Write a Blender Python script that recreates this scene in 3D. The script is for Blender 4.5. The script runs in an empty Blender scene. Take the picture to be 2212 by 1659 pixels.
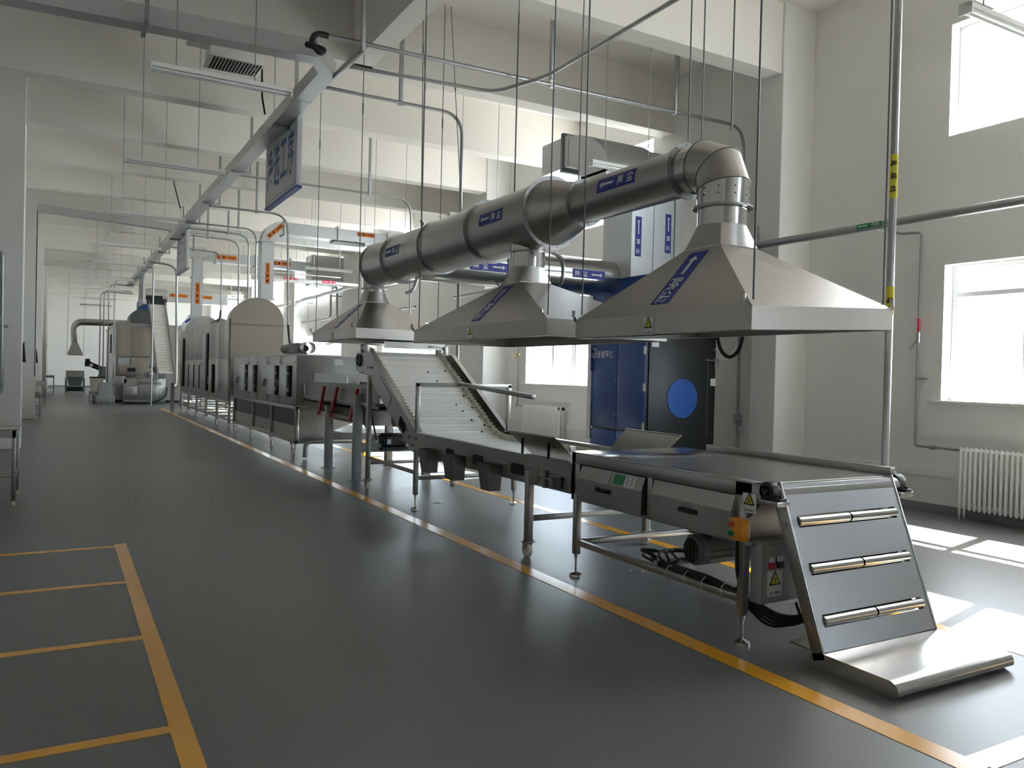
import bpy, bmesh, math, random
from mathutils import Vector, Matrix
random.seed(7)
C = bpy.context.scene.collection
PI = math.pi
sc = bpy.context.scene

# ------------------------------------------------------------------ camera
cam = bpy.data.cameras.new('camera'); co = bpy.data.objects.new('camera', cam); C.objects.link(co)
cam.sensor_fit = 'HORIZONTAL'; cam.sensor_width = 36.0; cam.lens = 36.0*1725/2212
cam.clip_start = .05; cam.clip_end = 300
yaw, pitch, roll = math.radians(29.5), math.radians(.645), math.radians(1.42)
cy_, sy_ = math.cos(yaw), math.sin(yaw); cp, sp = math.cos(pitch), math.sin(pitch); cr, sr = math.cos(roll), math.sin(roll)
Mc = (Matrix(((cr,-sr,0),(sr,cr,0),(0,0,1))) @ Matrix(((1,0,0),(0,cp,-sp),(0,sp,cp)))
      @ Matrix(((1,0,0),(0,0,-1),(0,1,0))) @ Matrix(((cy_,-sy_,0),(sy_,cy_,0),(0,0,1))))
R3 = Matrix((Mc[0], -Mc[1], -Mc[2])).transposed()
co.matrix_world = Matrix.Translation((0, 0, 1.55)) @ R3.to_4x4()
sc.camera = co
# ------------------------------------------------------------------ light and exposure
sc.view_settings.view_transform = 'Standard'; sc.view_settings.look = 'None'
sc.view_settings.gamma = 1.0; sc.view_settings.use_curve_mapping = False
sc.view_settings.exposure = 2.5
W = bpy.data.worlds.new('sky'); sc.world = W; W.use_nodes = True
nt = W.node_tree; bg = nt.nodes['Background']
sky = nt.nodes.new('ShaderNodeTexSky'); sky.sky_type = 'NISHITA'; sky.sun_disc = False
sky.sun_elevation = math.radians(50.6); sky.sun_rotation = math.radians(77); sky.air_density = 1.3; sky.dust_density = 3.0
mixs = nt.nodes.new('ShaderNodeMix'); mixs.data_type = 'RGBA'; mixs.inputs[0].default_value = .45
mixs.inputs[7].default_value = (6.3, 7.1, 8.3, 1)
nt.links.new(sky.outputs[0], mixs.inputs[6]); nt.links.new(mixs.outputs[2], bg.inputs[0])
bg.inputs[1].default_value = 0.4
sun = bpy.data.lights.new('sun', 'SUN'); sun.energy = 10.5; sun.angle = math.radians(.6); sun.color = (1, .96, .9)
so = bpy.data.objects.new('sun', sun); C.objects.link(so)
so.rotation_euler = Vector((-.80, -.19, -1.0)).to_track_quat('-Z', 'Y').to_euler()
so.location = (20, 5, 22)
sc.cycles.max_bounces = 14; sc.cycles.diffuse_bounces = 8; sc.cycles.glossy_bounces = 6; sc.cycles.sample_clamp_indirect = 6.0
# ------------------------------------------------------------------ materials
def mat(name, col, rough=.5, metal=0.0, spec=.5, noise=0.0, nscale=8.0, rvar=0.0, bump=0.0, bscale=60, stretch=None, coat=0.0):
    m = bpy.data.materials.new(name); m.use_nodes = True
    n = m.node_tree.nodes; l = m.node_tree.links; b = n['Principled BSDF']
    b.inputs['Base Color'].default_value = (*col, 1); b.inputs['Roughness'].default_value = rough
    b.inputs['Metallic'].default_value = metal; b.inputs['Specular IOR Level'].default_value = spec
    if coat: b.inputs['Coat Weight'].default_value = coat
    if noise or rvar or bump:
        tc = n.new('ShaderNodeTexCoord'); mp = n.new('ShaderNodeMapping'); l.new(tc.outputs['Object'], mp.inputs[0])
        if stretch: mp.inputs['Scale'].default_value = stretch
        tx = n.new('ShaderNodeTexNoise'); tx.inputs['Scale'].default_value = nscale; tx.inputs['Detail'].default_value = 4
        l.new(mp.outputs[0], tx.inputs['Vector'])
        if noise:
            mx = n.new('ShaderNodeMix'); mx.data_type = 'RGBA'
            mx.inputs[6].default_value = (*[c*(1-noise) for c in col], 1); mx.inputs[7].default_value = (*[min(1, c*(1+noise)) for c in col], 1)
            l.new(tx.outputs['Fac'], mx.inputs[0]); l.new(mx.outputs[2], b.inputs['Base Color'])
        if rvar:
            mr = n.new('ShaderNodeMapRange'); mr.inputs[1].default_value = .3; mr.inputs[2].default_value = .7
            mr.inputs[3].default_value = max(.02, rough-rvar); mr.inputs[4].default_value = rough+rvar
            l.new(tx.outputs['Fac'], mr.inputs[0]); l.new(mr.outputs[0], b.inputs['Roughness'])
        if bump:
            t2 = n.new('ShaderNodeTexNoise'); t2.inputs['Scale'].default_value = bscale; t2.inputs['Detail'].default_value = 3
            l.new(mp.outputs[0], t2.inputs['Vector'])
            bp = n.new('ShaderNodeBump'); bp.inputs['Strength'].default_value = bump; bp.inputs['Distance'].default_value = .01
            l.new(t2.outputs['Fac'], bp.inputs['Height']); l.new(bp.outputs[0], b.inputs['Normal'])
    return m
M = {}
M['wall'] = mat('white_wall_paint', (.77, .765, .745), .75, noise=.03, nscale=1.5, bump=.08, bscale=25)
M['ceil'] = mat('white_ceiling_paint', (.80, .775, .725), .8, noise=.02, nscale=1.2)
M['floor'] = mat('grey_epoxy', (.130, .134, .128), .36, spec=.32)
M['dado'] = mat('grey_dado_paint', (.22, .235, .26), .5)
M['yellow'] = mat('yellow_line_paint', (.66, .31, .012), .2)
M['steel'] = mat('brushed_stainless', (.40, .395, .38), .31, 1.0)
M['plate'] = mat('mill_stainless_plate', (.40, .40, .405), .32, 1.0)
M['polish'] = mat('polished_stainless', (.54, .535, .52), .18, 1.0)
M['hood'] = mat('satin_stainless_hood', (.45, .432, .41), .34, 1.0)
M['galv'] = mat('galvanised_steel', (.58, .60, .605), .38, .8, noise=.10, nscale=22)
M['binm'] = mat('dull_grey_steel', (.20, .20, .20), .45, .7)
M['endp'] = mat('dimmed_stainless', (.30, .295, .285), .42, 1.0)  # stainless darkened in colour to imitate dim reflections on the near end parts
M['fade'] = mat('faded_ink', (.36, .38, .44), .5)
M['zinc'] = mat('zinc_conduit', (.38, .39, .39), .38, .85, noise=.1, nscale=30)
M['gpaint'] = mat('grey_enamel', (.30, .315, .32), .45)
M['motor'] = mat('motor_grey_paint', (.16, .18, .185), .45)
M['black'] = mat('black_paint', (.012, .012, .013), .45)
M['dark'] = mat('dark_void', (.006, .006, .006), .8)
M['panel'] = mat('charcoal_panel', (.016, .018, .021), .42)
M['blue'] = mat('blue_enamel', (.008, .06, .25), .35)
M['disc'] = mat('blue_disc_enamel', (.008, .10, .42), .4)
M['rubber'] = mat('black_rubber', (.012, .012, .012), .6)
M['white'] = mat('white_enamel', (.82, .82, .80), .4)
M['upvc'] = mat('white_window_plastic', (.80, .81, .82), .35)
M['belt'] = mat('white_belt', (.76, .75, .70), .5, noise=.05, nscale=5)
M['skirt'] = mat('cream_sidewall', (.72, .69, .58), .55)
M['red'] = mat('red_fibreglass', (.36, .012, .03), .45)
M['orange'] = mat('orange_label', (.78, .22, .03), .55)
M['navy'] = mat('navy_label', (.02, .03, .26), .5)
M['lwhite'] = mat('label_white', (.72, .74, .76), .6)
M['ink'] = mat('black_ink', (.01, .01, .01), .6)
M['lyellow'] = mat('label_yellow', (.62, .58, .04), .5)
M['green'] = mat('green_label', (.01, .20, .07), .5)
M['lred'] = mat('red_label', (.55, .01, .05), .5)
M['cyanred'] = mat('red_button', (.6, .05, .02), .35)
M['gbtn'] = mat('green_button', (.01, .22, .08), .35)
M['wheel'] = mat('nylon_wheel', (.72, .69, .58), .45)
M['beige'] = mat('beige_laminate_panel', (.40, .355, .29), .5, noise=.04, nscale=2)
M['tube'] = mat('lamp_tube_glass', (.85, .86, .86), .2)
M['cable'] = mat('cable_black', (.01, .01, .01), .5)
M['foil'] = mat('foil_lagging', (.74, .74, .74), .3, 1.0, noise=.1, nscale=30, bump=.5, bscale=35)
M['signb'] = mat('sign_blue', (.05, .075, .30), .5)
M['signw'] = mat('sign_white', (.62, .64, .66), .4)
M['ground'] = mat('pale_concrete', (.42, .41, .39), .9, noise=.1, nscale=.5)
M['oplast'] = mat('orange_plastic', (.80, .30, .02), .4)
M['crimson'] = mat('crimson_paint', (.30, .01, .05), .4)
def glass():
    m = bpy.data.materials.new('window_glass'); m.use_nodes = True; n = m.node_tree.nodes; l = m.node_tree.links
    n.remove(n['Principled BSDF']); t = n.new('ShaderNodeBsdfTransparent'); g = n.new('ShaderNodeBsdfGlossy'); g.inputs['Roughness'].default_value = .02
    t.inputs[0].default_value = (.94, .96, .96, 1)
    mx = n.new('ShaderNodeMixShader'); mx.inputs[0].default_value = .06
    l.new(t.outputs[0], mx.inputs[1]); l.new(g.outputs[0], mx.inputs[2]); l.new(mx.outputs[0], n['Material Output'].inputs[0]); return m
M['glass'] = glass()
def perforated():
    m = mat('perforated_stainless', (.50, .50, .49), .3, 1.0); n = m.node_tree.nodes; l = m.node_tree.links; b = n['Principled BSDF']
    tc = n.new('ShaderNodeTexCoord'); sp_ = n.new('ShaderNodeSeparateXYZ'); l.new(tc.outputs['Object'], sp_.inputs[0])
    outs = []
    for k in 'XY':
        mu = n.new('ShaderNodeMath'); mu.operation = 'MULTIPLY'; mu.inputs[1].default_value = 2*PI/.02; l.new(sp_.outputs[k], mu.inputs[0])
        si = n.new('ShaderNodeMath'); si.operation = 'SINE'; l.new(mu.outputs[0], si.inputs[0]); outs.append(si)
    pr_ = n.new('ShaderNodeMath'); pr_.operation = 'MULTIPLY'; l.new(outs[0].outputs[0], pr_.inputs[0]); l.new(outs[1].outputs[0], pr_.inputs[1])
    gt = n.new('ShaderNodeMath'); gt.operation = 'GREATER_THAN'; gt.inputs[1].default_value = .35; l.new(pr_.outputs[0], gt.inputs[0])
    mx = n.new('ShaderNodeMix'); mx.data_type = 'RGBA'; mx.inputs[6].default_value = (.42, .42, .42, 1); mx.inputs[7].default_value = (.14, .14, .14, 1)
    l.new(gt.outputs[0], mx.inputs[0]); l.new(mx.outputs[2], b.inputs['Base Color']); return m
M['perf'] = perforated()

# ------------------------------------------------------------------ mesh helpers
class MB:
    def __init__(s): s.v = []; s.f = []
    def add(s, vs, fs):
        o = len(s.v); s.v += [Vector(p) for p in vs]; s.f += [tuple(i+o for i in f) for f in fs]; return s
    def box(s, x0, x1, y0, y1, z0, z1):
        v = [(x, y, z) for z in (z0, z1) for y in (y0, y1) for x in (x0, x1)]
        return s.add(v, [(0, 2, 3, 1), (4, 5, 7, 6), (0, 1, 5, 4), (1, 3, 7, 5), (3, 2, 6, 7), (2, 0, 4, 6)])
    def bar(s, a, b, w, h=None, up=(0, 0, 1)):
        h = h or w; a = Vector(a); b = Vector(b); d = (b-a).normalized(); u = Vector(up)
        if abs(d.dot(u)) > .98: u = Vector((0, 1, 0))
        r = d.cross(u).normalized()*(w/2); t = r.cross(d).normalized()*(h/2)
        v = [p+i*r+j*t for p in (a, b) for j in (-1, 1) for i in (-1, 1)]
        return s.add(v, [(0, 2, 3, 1), (4, 5, 7, 6), (0, 1, 5, 4), (1, 3, 7, 5), (3, 2, 6, 7), (2, 0, 4, 6)])
    def prism(s, pts, axis, a, b):
        n = len(pts)
        def mk(p, t): return {'x': (t, p[0], p[1]), 'y': (p[0], t, p[1]), 'z': (p[0], p[1], t)}[axis]
        return s.add([mk(p, a) for p in pts]+[mk(p, b) for p in pts],
                     [tuple(range(n))[::-1], tuple(range(n, 2*n))]+[(i, (i+1) % n, n+(i+1) % n, n+i) for i in range(n)])
    def loft(s, rings, close=True, cap=(True, True)):
        n = len(rings[0]); o = [p for r in rings for p in r]; f = []
        for k in range(len(rings)-1):
            for i in range(n if close else n-1):
                j = (i+1) % n; f.append((k*n+i, k*n+j, (k+1)*n+j, (k+1)*n+i))
        if cap[0]: f.append(tuple(range(n))[::-1])
        if cap[1]: f.append(tuple(range((len(rings)-1)*n, len(rings)*n)))
        return s.add(o, f)
    def tube(s, pts, r, seg=10, cap=(True, True)):
        pts = [Vector(p) for p in pts]; rs = r if isinstance(r, (list, tuple)) else [r]*len(pts); rings = []
        u = None
        for i, p in enumerate(pts):
            d = ((pts[min(i+1, len(pts)-1)]-p).normalized() + (p-pts[max(i-1, 0)]).normalized())
            if d.length < 1e-6: d = pts[-1]-pts[0]
            d.normalize()
            if u is None: u = d.orthogonal().normalized()
            u = (u-d*u.dot(d)).normalized(); w = d.cross(u)
            k = 1.0
            if 0 < i < len(pts)-1:
                c = (pts[i+1]-p).normalized().dot(d); k = 1/max(.5, c)
            rings.append([p+(u*math.cos(2*PI*j/seg)+w*math.sin(2*PI*j/seg))*rs[i] for j in range(seg)])
        return s.loft(rings, True, cap)
    def cyl(s, a, b, r, seg=16): return s.tube([a, b], r, seg)
    def ringflange(s, c, ax, r0, r1, t, seg=40):
        c = Vector(c); ax = Vector(ax).normalized(); u = ax.orthogonal().normalized(); w = ax.cross(u)
        def rg(r, o): return [c+ax*o+(u*math.cos(2*PI*j/seg)+w*math.sin(2*PI*j/seg))*r for j in range(seg)]
        return s.loft([rg(r0, -t/2), rg(r1, -t/2), rg(r1, t/2), rg(r0, t/2), rg(r0, -t/2)], True, (False, False))
    def sphere(s, c, r, seg=12, zs=1.0):
        c = Vector(c); rings = []
        for i in range(1, seg//2):
            a = PI*i/(seg//2); rings.append([c+Vector((math.sin(a)*math.cos(2*PI*j/seg)*r, math.sin(a)*math.sin(2*PI*j/seg)*r, math.cos(a)*r*zs)) for j in range(seg)])
        return s.loft(rings)
    def build(s, name, m, parent=None, smooth=None, bev=0, at=None):
        me = bpy.data.meshes.new(name); o = bpy.data.objects.new(name, me); C.objects.link(o)
        if parent is None:
            if at is None:
                xs = [p.x for p in s.v]; ys = [p.y for p in s.v]; zs = [p.z for p in s.v]
                at = ((min(xs)+max(xs))/2, (min(ys)+max(ys))/2, min(zs))
            o.location = at; off = Vector(at)
        else:
            o.parent = parent; off = Vector((parent.parent or parent).location)
        o_ = [tuple(p-off) for p in s.v]
        me.from_pydata(o_, [], s.f); me.materials.append(m)
        bm = bmesh.new(); bm.from_mesh(me); bmesh.ops.recalc_face_normals(bm, faces=bm.faces)
        if bev:
            es = [e for e in bm.edges if len(e.link_faces) == 2 and e.calc_face_angle(0) > .5]
            bmesh.ops.bevel(bm, geom=es, offset=bev, segments=2, profile=.5, affect='EDGES', clamp_overlap=True)
        bm.to_mesh(me); bm.free()
        if smooth is None: smooth = 35
        if smooth:
            for p in me.polygons: p.use_smooth = True
            me.set_sharp_from_angle(angle=math.radians(smooth))
        me.update(); return o
def fillet(pts, rad, n=6):
    pts = [Vector(p) for p in pts]; out = [pts[0]]
    for i in range(1, len(pts)-1):
        p = pts[i]; a = (pts[i-1]-p); b = (pts[i+1]-p); r = min(rad, a.length*.49, b.length*.49)
        A = p+a.normalized()*r; B = p+b.normalized()*r
        for k in range(n+1):
            t = k/n; out.append(A*(1-t)**2+p*2*t*(1-t)+B*t*t)
    out.append(pts[-1]); return out
def thing(name, label, cat, loc, group=None):
    o = bpy.data.objects.new(name, None); C.objects.link(o); o.location = loc; o.empty_display_size = .2
    o['label'] = label; o['category'] = cat
    if group: o['group'] = group
    return o
def tag(o, label, cat, group=None):
    o['label'] = label; o['category'] = cat
    if group: o['group'] = group
    return o
def struct(o): o['kind'] = 'structure'; return o
def lab(o, t): o['label'] = t; return o
def copy_tree(o, loc, label, group=None):
    r = o.copy(); C.objects.link(r); r.location = loc; r['label'] = label
    if group: r['group'] = group
    for ch in list(o.children):
        c = ch.copy(); C.objects.link(c); c.parent = r
        for g in list(ch.children):
            d = g.copy(); C.objects.link(d); d.parent = c
    return r
# ---- lettering
_g = {}
def glyph(ch):
    if ch in _g: return _g[ch]
    cu = bpy.data.curves.new('t', 'FONT'); cu.body = ch; cu.size = 1; cu.resolution_u = 2; cu.offset = .018
    o = bpy.data.objects.new('t', cu); C.objects.link(o)
    me = bpy.data.meshes.new_from_object(o.evaluated_get(bpy.context.evaluated_depsgraph_get()))
    vs = [tuple(v.co) for v in me.vertices]; fs = [tuple(p.vertices) for p in me.polygons]
    xs = [v[0] for v in vs]; ys = [v[1] for v in vs]; cx, cy = (min(xs)+max(xs))/2, (min(ys)+max(ys))/2
    k = 1/max(max(xs)-min(xs), max(ys)-min(ys))
    bpy.data.objects.remove(o); bpy.data.curves.remove(cu); bpy.data.meshes.remove(me)
    _g[ch] = ([((v[0]-cx)*k, (v[1]-cy)*k) for v in vs], fs); return _g[ch]
def plane(o, U, V, N=None):
    o = Vector(o); U = Vector(U).normalized(); V = Vector(V).normalized(); N = U.cross(V)
    return lambda u, v, d: o+U*u+V*v+N*d
def letters(mp, items, d=.004):
    mb = MB()
    for ch, u, v, sx, sy in items:
        vs, fs = glyph(ch); mb.add([mp(u+x*sx, v+y*sy, d) for x, y in vs], fs)
    return mb
def patch(mp, w, h, n=1, d=.002, t=.002):
    mb = MB(); rings = []
    for i in range(n+1):
        u = -w/2+w*i/n; rings.append([mp(u, -h/2, d), mp(u, h/2, d), mp(u, h/2, d-t), mp(u, -h/2, d-t)])
    return mb.loft(rings)
def patchv(mp, w, h, n=1, d=.002, t=.002):
    mb = MB(); rings = []
    for i in range(n+1):
        v = -h/2+h*i/n; rings.append([mp(-w/2, v, d), mp(w/2, v, d), mp(w/2, v, d-t), mp(-w/2, v, d-t)])
    return mb.loft(rings)
def arrow(mp, u0, u1, h, d=.004):
    s = 1 if u1 > u0 else -1; k = u1-s*h*.55
    pts = [(u0, -h*.17), (k, -h*.17), (k, -h*.5), (u1, 0), (k, h*.5), (k, h*.17), (u0, h*.17)]
    return MB().add([mp(u, v, d) for u, v in pts], [(0, 1, 5, 6), (2, 3, 4)])
def flow_label(parent, mp, w, h, chars='除尘', left=True, bgm='navy', fg='lwhite', curved=0, name='flow_label', stretch=1.0):
    o = (patchv(mp, w, h, curved) if curved else patch(mp, w, h)).build(name, M[bgm], parent, smooth=0)
    cs = h*.66
    if left:
        arrow(mp, -w*.06, -w*.42, h*.5).build('arrow', M[fg], o, smooth=0)
        n = len(chars); us = [w*(.12+.62*(i+.5)/n/2*1.05) for i in range(n)] if n > 2 else [w*.13, w*.37]
    else:
        arrow(mp, w*.08, w*.42, h*.5).build('arrow', M[fg], o, smooth=0)
        us = [-w*.36, -w*.12]
    letters(mp, [(c, u, 0, cs*stretch, cs) for c, u in zip(chars, us)]).build('lettering', M[fg], o, smooth=0)
    return o
def warning(parent, mp, w, h, txt, kind='bolt'):
    o = patch(mp, w, h).build('warning_sign', M['lwhite'], parent, smooth=0)
    a = w*.42; zc = h*.14
    def tri(k, d): return MB().add([mp(-a*k, zc-a*.62*k, d), mp(a*k, zc-a*.62*k, d), mp(0, zc+a*1.1*k, d)], [(0, 1, 2)])
    tri(1, .003).build('triangle_border', M['ink'], o, smooth=0); tri(.72, .0045).build('triangle', M['lyellow'], o, smooth=0)
    b = MB(); q = a*.5
    if kind == 'bolt':
        b.add([mp(u*q, zc+v*q, .006) for u, v in ((.1, .7), (-.3, -.1), (0, -.1), (-.1, -.8), (.3, .1), (0, .1))], [(0, 1, 2, 5), (2, 3, 4, 5)])
    elif kind == 'person':
        for cx, cz, r in ((0, .45, .16),): b.add([mp(q*(cx+r*math.cos(t*PI/4)), zc+q*(cz+r*math.sin(t*PI/4)), .006) for t in range(8)], [tuple(range(8))])
        b.add([mp(q*u, zc+q*v, .006) for u, v in ((-.12, -.7), (.12, -.7), (.12, .25), (-.12, .25), (-.35, .1), (.35, .1), (.35, .22), (-.35, .22))], [(0, 1, 2, 3), (4, 5, 6, 7)])
    else:
        for cx, cz, r in ((0, .35, .26), (-.2, -.3, .26), (.35, -.35, .2)): b.add([mp(q*(cx+r*math.cos(t*PI/5)), zc+q*(cz+r*math.sin(t*PI/5)), .006) for t in range(10)], [tuple(range(10))])
    b.build('pictogram', M['ink'], o, smooth=0)
    n = len(txt); letters(mp, [(c, -w*.38+w*.76*(i+.5)/n, -h*.36, w*.66/n, h*.13) for i, c in enumerate(txt)], .004).build('lettering', M['ink'], o, smooth=0)
    return o
# ------------------------------------------------------------------ the building
XW, XO, ZC, YE, YB, XL = 9.35, 9.68, 6.85, 62.0, -10.0, -1.25
struct(MB().box(-30, 60, -40, 110, -.45, -.35).build('ground_outside', M['ground'], smooth=0))
XF, YW = -7.0, 17.0
fl = struct(MB().box(XF-.2, XO, YB-.2, YE+.2, -.3, 0).build('floor', M['floor'], smooth=0))
def mark(x0, x1, y0, y1): MB().box(x0, x1, y0, y1, .0002, .0022).build('floor_marking', M['yellow'], fl, smooth=0)
mark(3.19, 3.32, 1.84, 32); mark(4.87, 4.99, 1.94, 32); mark(3.32, 8.6, 1.82, 1.94)
mark(.43, .52, 2.6, 7.68)
for y in (7.57, 6.30, 4.97, 3.655): mark(-1.2, .43, y-.035, y+.035)
struct(MB().box(XF-.2, XO, YB-.2, YE+.2, ZC, ZC+.25).build('ceiling', M['ceil'], smooth=0))
WIN = [(-8.2, -3.8), (49.0, 53.4), (56.2, 60.6), (1.5, 5.9), (11.5, 15.9), (20.9, 25.4), (29.9, 35.2), (39.2, 44.0)]
ZL, ZU = (1.37, 3.02), (4.58, 5.93)
# right wall with its window openings, as a grid of solid cells
ys = sorted({YB-.2, YE+.2} | {y for w in WIN for y in w}); zs = [0, ZL[0], ZL[1], ZU[0], ZU[1], ZC]
wb = MB()
for i in range(len(ys)-1):
    inw = any(abs(ys[i]-w[0]) < 1e-6 for w in WIN)
    for k in range(5):
        if inw and k in (1, 3): continue
        wb.box(XW, XO, ys[i], ys[i+1], zs[k], zs[k+1])
struct(wb.build('wall_right', M['wall'], smooth=0))
struct(MB().box(XL-.2, XL, YW, YE+.2, 0, ZC).build('wall_left', M['wall'], smooth=0))
struct(MB().box(XF, XL-.2, YW, YW+.2, 0, ZC).build('wall_inner', M['wall'], smooth=0))
struct(MB().box(XF-.2, XF, YB-.2, YW+.2, 0, ZC).build('wall_far_left', M['wall'], smooth=0))
struct(MB().box(XL, XW, YE, YE+.2, 0, ZC).build('wall_back', M['wall'], smooth=0))
struct(MB().box(XF, XW, YB-.2, YB, 0, ZC).build('wall_front', M['wall'], smooth=0))
struct(MB().box(XW-.012, XW, YB, YE, 0, .10).build('baseboard_right', M['dado'], smooth=0))
struct(MB().box(XW-.03, XW, YB, YE, .44, .53).build('trim_1', M['wall'], smooth=0))
struct(MB().box(XL, XL+.012, YW, YE, 0, .10).build('baseboard_left', M['dado'], smooth=0))
struct(MB().box(XL, XW, YE-.012, YE, 0, .10).build('baseboard_back', M['dado'], smooth=0))
nt_ = [2]
def trim(mb, m='wall', bev=0): o = struct(mb.build('trim_%d' % nt_[0], M[m], smooth=0, bev=bev)); nt_[0] += 1; return o
k = -4
for k in range(-6, 19):                                    # cross beams, every third one on a pair of columns
    y = 7.97+2.97*k
    if y < YB or y > YE-1: continue
    trim(MB().box(XL if y > YW-.5 else XF, XW, y, y+.32, 5.87, ZC), 'ceil')
    if k % 3 == 0:
        trim(MB().box(8.72, XW+.001, y-.04, y+.42, 0, ZC), bev=.01)
        trim(MB().box(XL-.001, -.61, y-.04, y+.48, 0, ZC), bev=.01)
trim(MB().box(3.5, 3.8, YB, 11.0, 5.87, ZC), 'ceil')
trim(MB().box(3.0, 6.0, 43.2, 43.25, 5.9, 6.0), 'ceil')
# windows
nw = 1
for wi, (y0, y1) in enumerate(WIN):
    for lv, (z0, z1) in enumerate((ZL, ZU)):
        o = thing('window_%d' % nw, '', '', (XO-.1, (y0+y1)/2, z0)); nw += 1
        del o['label']; del o['category']; o['kind'] = 'structure'
        xa, xb = XO-.16, XO-.09
        f = MB(); t = .065
        f.box(xa, xb, y0, y1, z0, z0+t).box(xa, xb, y0, y1, z1-t, z1).box(xa, xb, y0, y0+t, z0+t, z1-t).box(xa, xb, y1-t, y1, z0+t, z1-t)
        n = round((y1-y0)/.95); ym = [y0+(y1-y0)*i/n for i in range(1, n)]
        for y in ym: f.box(xa, xb, y-.035, y+.035, z0+t, z1-t)
        zt = z1-.36
        if lv == 0: f.box(xa, xb, y0+t, y1-t, zt-.03, zt+.03)
        f.build('frame', M['upvc'], o, bev=.006)
        yy = [y0]+ym+[y1]
        for i in range(n):
            ya, yb = yy[i]+.035, yy[i+1]-.035
            if i == 0: ya = y0+t
            if i == n-1: yb = y1-t
            MB().box(XO-.128, XO-.122, ya, yb, z0+t, z1-t).build('pane', M['glass'], o, smooth=0)
            if i % 2 == n % 2:
                s = MB(); za, zb = z0+t, (zt-.03 if lv == 0 else z1-t); e = .045
                s.box(xa-.02, xa, ya, yb, za, za+e).box(xa-.02, xa, ya, yb, zb-e, zb).box(xa-.02, xa, ya, ya+e, za+e, zb-e).box(xa-.02, xa, yb-e, yb, za+e, zb-e)
                s.build('sash', M['upvc'], o, bev=.004)
        if lv == 0: MB().box(XW-.05, xa, y0-.14, y1+.14, z0-.035, z0-.001).build('sill', M['white'], o, bev=.004)

# ------------------------------------------------------------------ feeding table with the ramp
T = thing('feeding_table', 'long stainless steel feeding table with perforated top and roller ramp in the foreground', 'feeder', (4.1, 4.2, 0))
x0, x1, ya, yb = 3.5, 4.72, 3.38, 5.15
def leg_foot(root, x, y, z0, z1, w=.05, caster=False):
    l = MB().box(x-w/2, x+w/2, y-w/2, y+w/2, z0, z1).build('leg', M['steel'], root, bev=.004)
    if not caster:
        MB().cyl((x, y, .03), (x, y, z0), .009, 8).cyl((x, y, z0-.03), (x, y, z0), .016, 8).tube([(x, y, 0), (x, y, .014), (x, y, .03)], [.05, .048, .014], 20).build('levelling_foot', M['polish'], l)
    else: castor(l, x, y, z0)
    return l
def castor(l, x, y, z0, r=.06):
    b = MB().box(x-.055, x+.055, y-.045, y+.045, z0-.006, z0)
    b.add([(x-.022, y-.03, z0), (x-.022, y+.03, z0), (x-.022, y+.03+.02, r), (x-.022, y, r)], [(0, 1, 2, 3)])
    b.prism([(y-.03, z0), (y+.03, z0), (y+.03, r), (y-.005, r)], 'x', x-.03, x-.026).prism([(y-.03, z0), (y+.03, z0), (y+.03, r), (y-.005, r)], 'x', x+.026, x+.03)
    b.cyl((x-.05, y, z0-.02), (x-.05, y, z0+.012), .008, 8).cyl((x+.05, y, z0-.02), (x+.05, y, z0+.012), .008, 8)
    b.build('castor_fork', M['zinc'], l)
    MB().tube([(x-.022, y+.012, r), (x-.016, y+.012, r), (x+.016, y+.012, r), (x+.022, y+.012, r)], [r*.86, r, r, r*.86], 24).build('castor_wheel', M['wheel'], l)
leg_foot(T, 3.52, 5.14, .17, .64); leg_foot(T, 3.52, 3.40, .17, .82); leg_foot(T, 4.68, 3.42, .17, .82); leg_foot(T, 4.70, 5.14, .17, .64)
b = MB().bar((3.52, 3.40, .265), (3.52, 5.14, .265), .045).bar((4.68, 3.40, .265), (4.70, 5.14, .265), .045)
b.bar((3.52, 5.12, .265), (4.7, 5.12, .265), .04, .045).bar((3.54, 4.22, .29), (4.68, 4.22, .29), .04)
b.bar((3.53, 3.42, .25), (4.68, 3.42, .25), .04)
b.build('lower_frame', M['steel'], T, bev=.004)
# body: top frame, posts between the doors, back and inner walls
b = MB().box(3.5, 3.54, ya-.05, yb+.05, .875, .955).box(4.68, 4.72, ya-.05, yb+.05, .60, .955).box(3.5, 4.72, yb-.0, yb+.05, .60, .955)
b.box(3.5, 3.545, 5.09, 5.20, .60, .875).box(3.5, 3.545, 4.225, 4.275, .60, .875).box(3.5, 3.545, ya-.05, yb+.05, .59, .612).box(3.56, 4.68, ya, yb, .61, .62)
b.prism([(3.20, .955), (3.46, .955), (3.46, .60), (3.40, .60), (3.38, .74)], 'x', 3.50, 3.512).prism([(3.20, .93), (3.46, .955), (3.46, .60), (3.40, .60), (3.38, .74)], 'x', 4.69, 4.702)
b.bar((3.525, 3.22, .92), (3.525, 3.39, .76), .03, .04)
b.box(3.5, 3.6, 3.14, 3.3, .845, .875).box(4.6, 4.72, 3.14, 3.3, .845, .875)
b.build('body_frame', M['steel'], T, bev=.002)
MB().box(3.51, 4.69, 3.385, 3.40, .60, .95).build('end_plate', M['steel'], T)
MB().box(3.60, 3.62, 3.42, 5.1, .62, .9).build('inner_liner', M['steel'], T)
for y0_, y1_, hy in ((4.30, 5.06, 4.735), (3.46, 4.20, 3.83)):
    d = MB().prism([(3.535, .868), (3.502, .868), (3.468, .775), (3.468, .612), (3.535, .612)], 'y', y0_, y1_).build('hopper_door', M['steel'], T, smooth=0)
    MB().tube(fillet([(3.468, hy-.07, .72), (3.44, hy-.06, .72), (3.44, hy+.06, .72), (3.468, hy+.07, .72)], .02), .011, 8).box(3.46, 3.469, hy-.085, hy-.055, .705, .735).box(3.46, 3.469, hy+.055, hy+.085, .705, .735).build('handle', M['rubber'], d)
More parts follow.
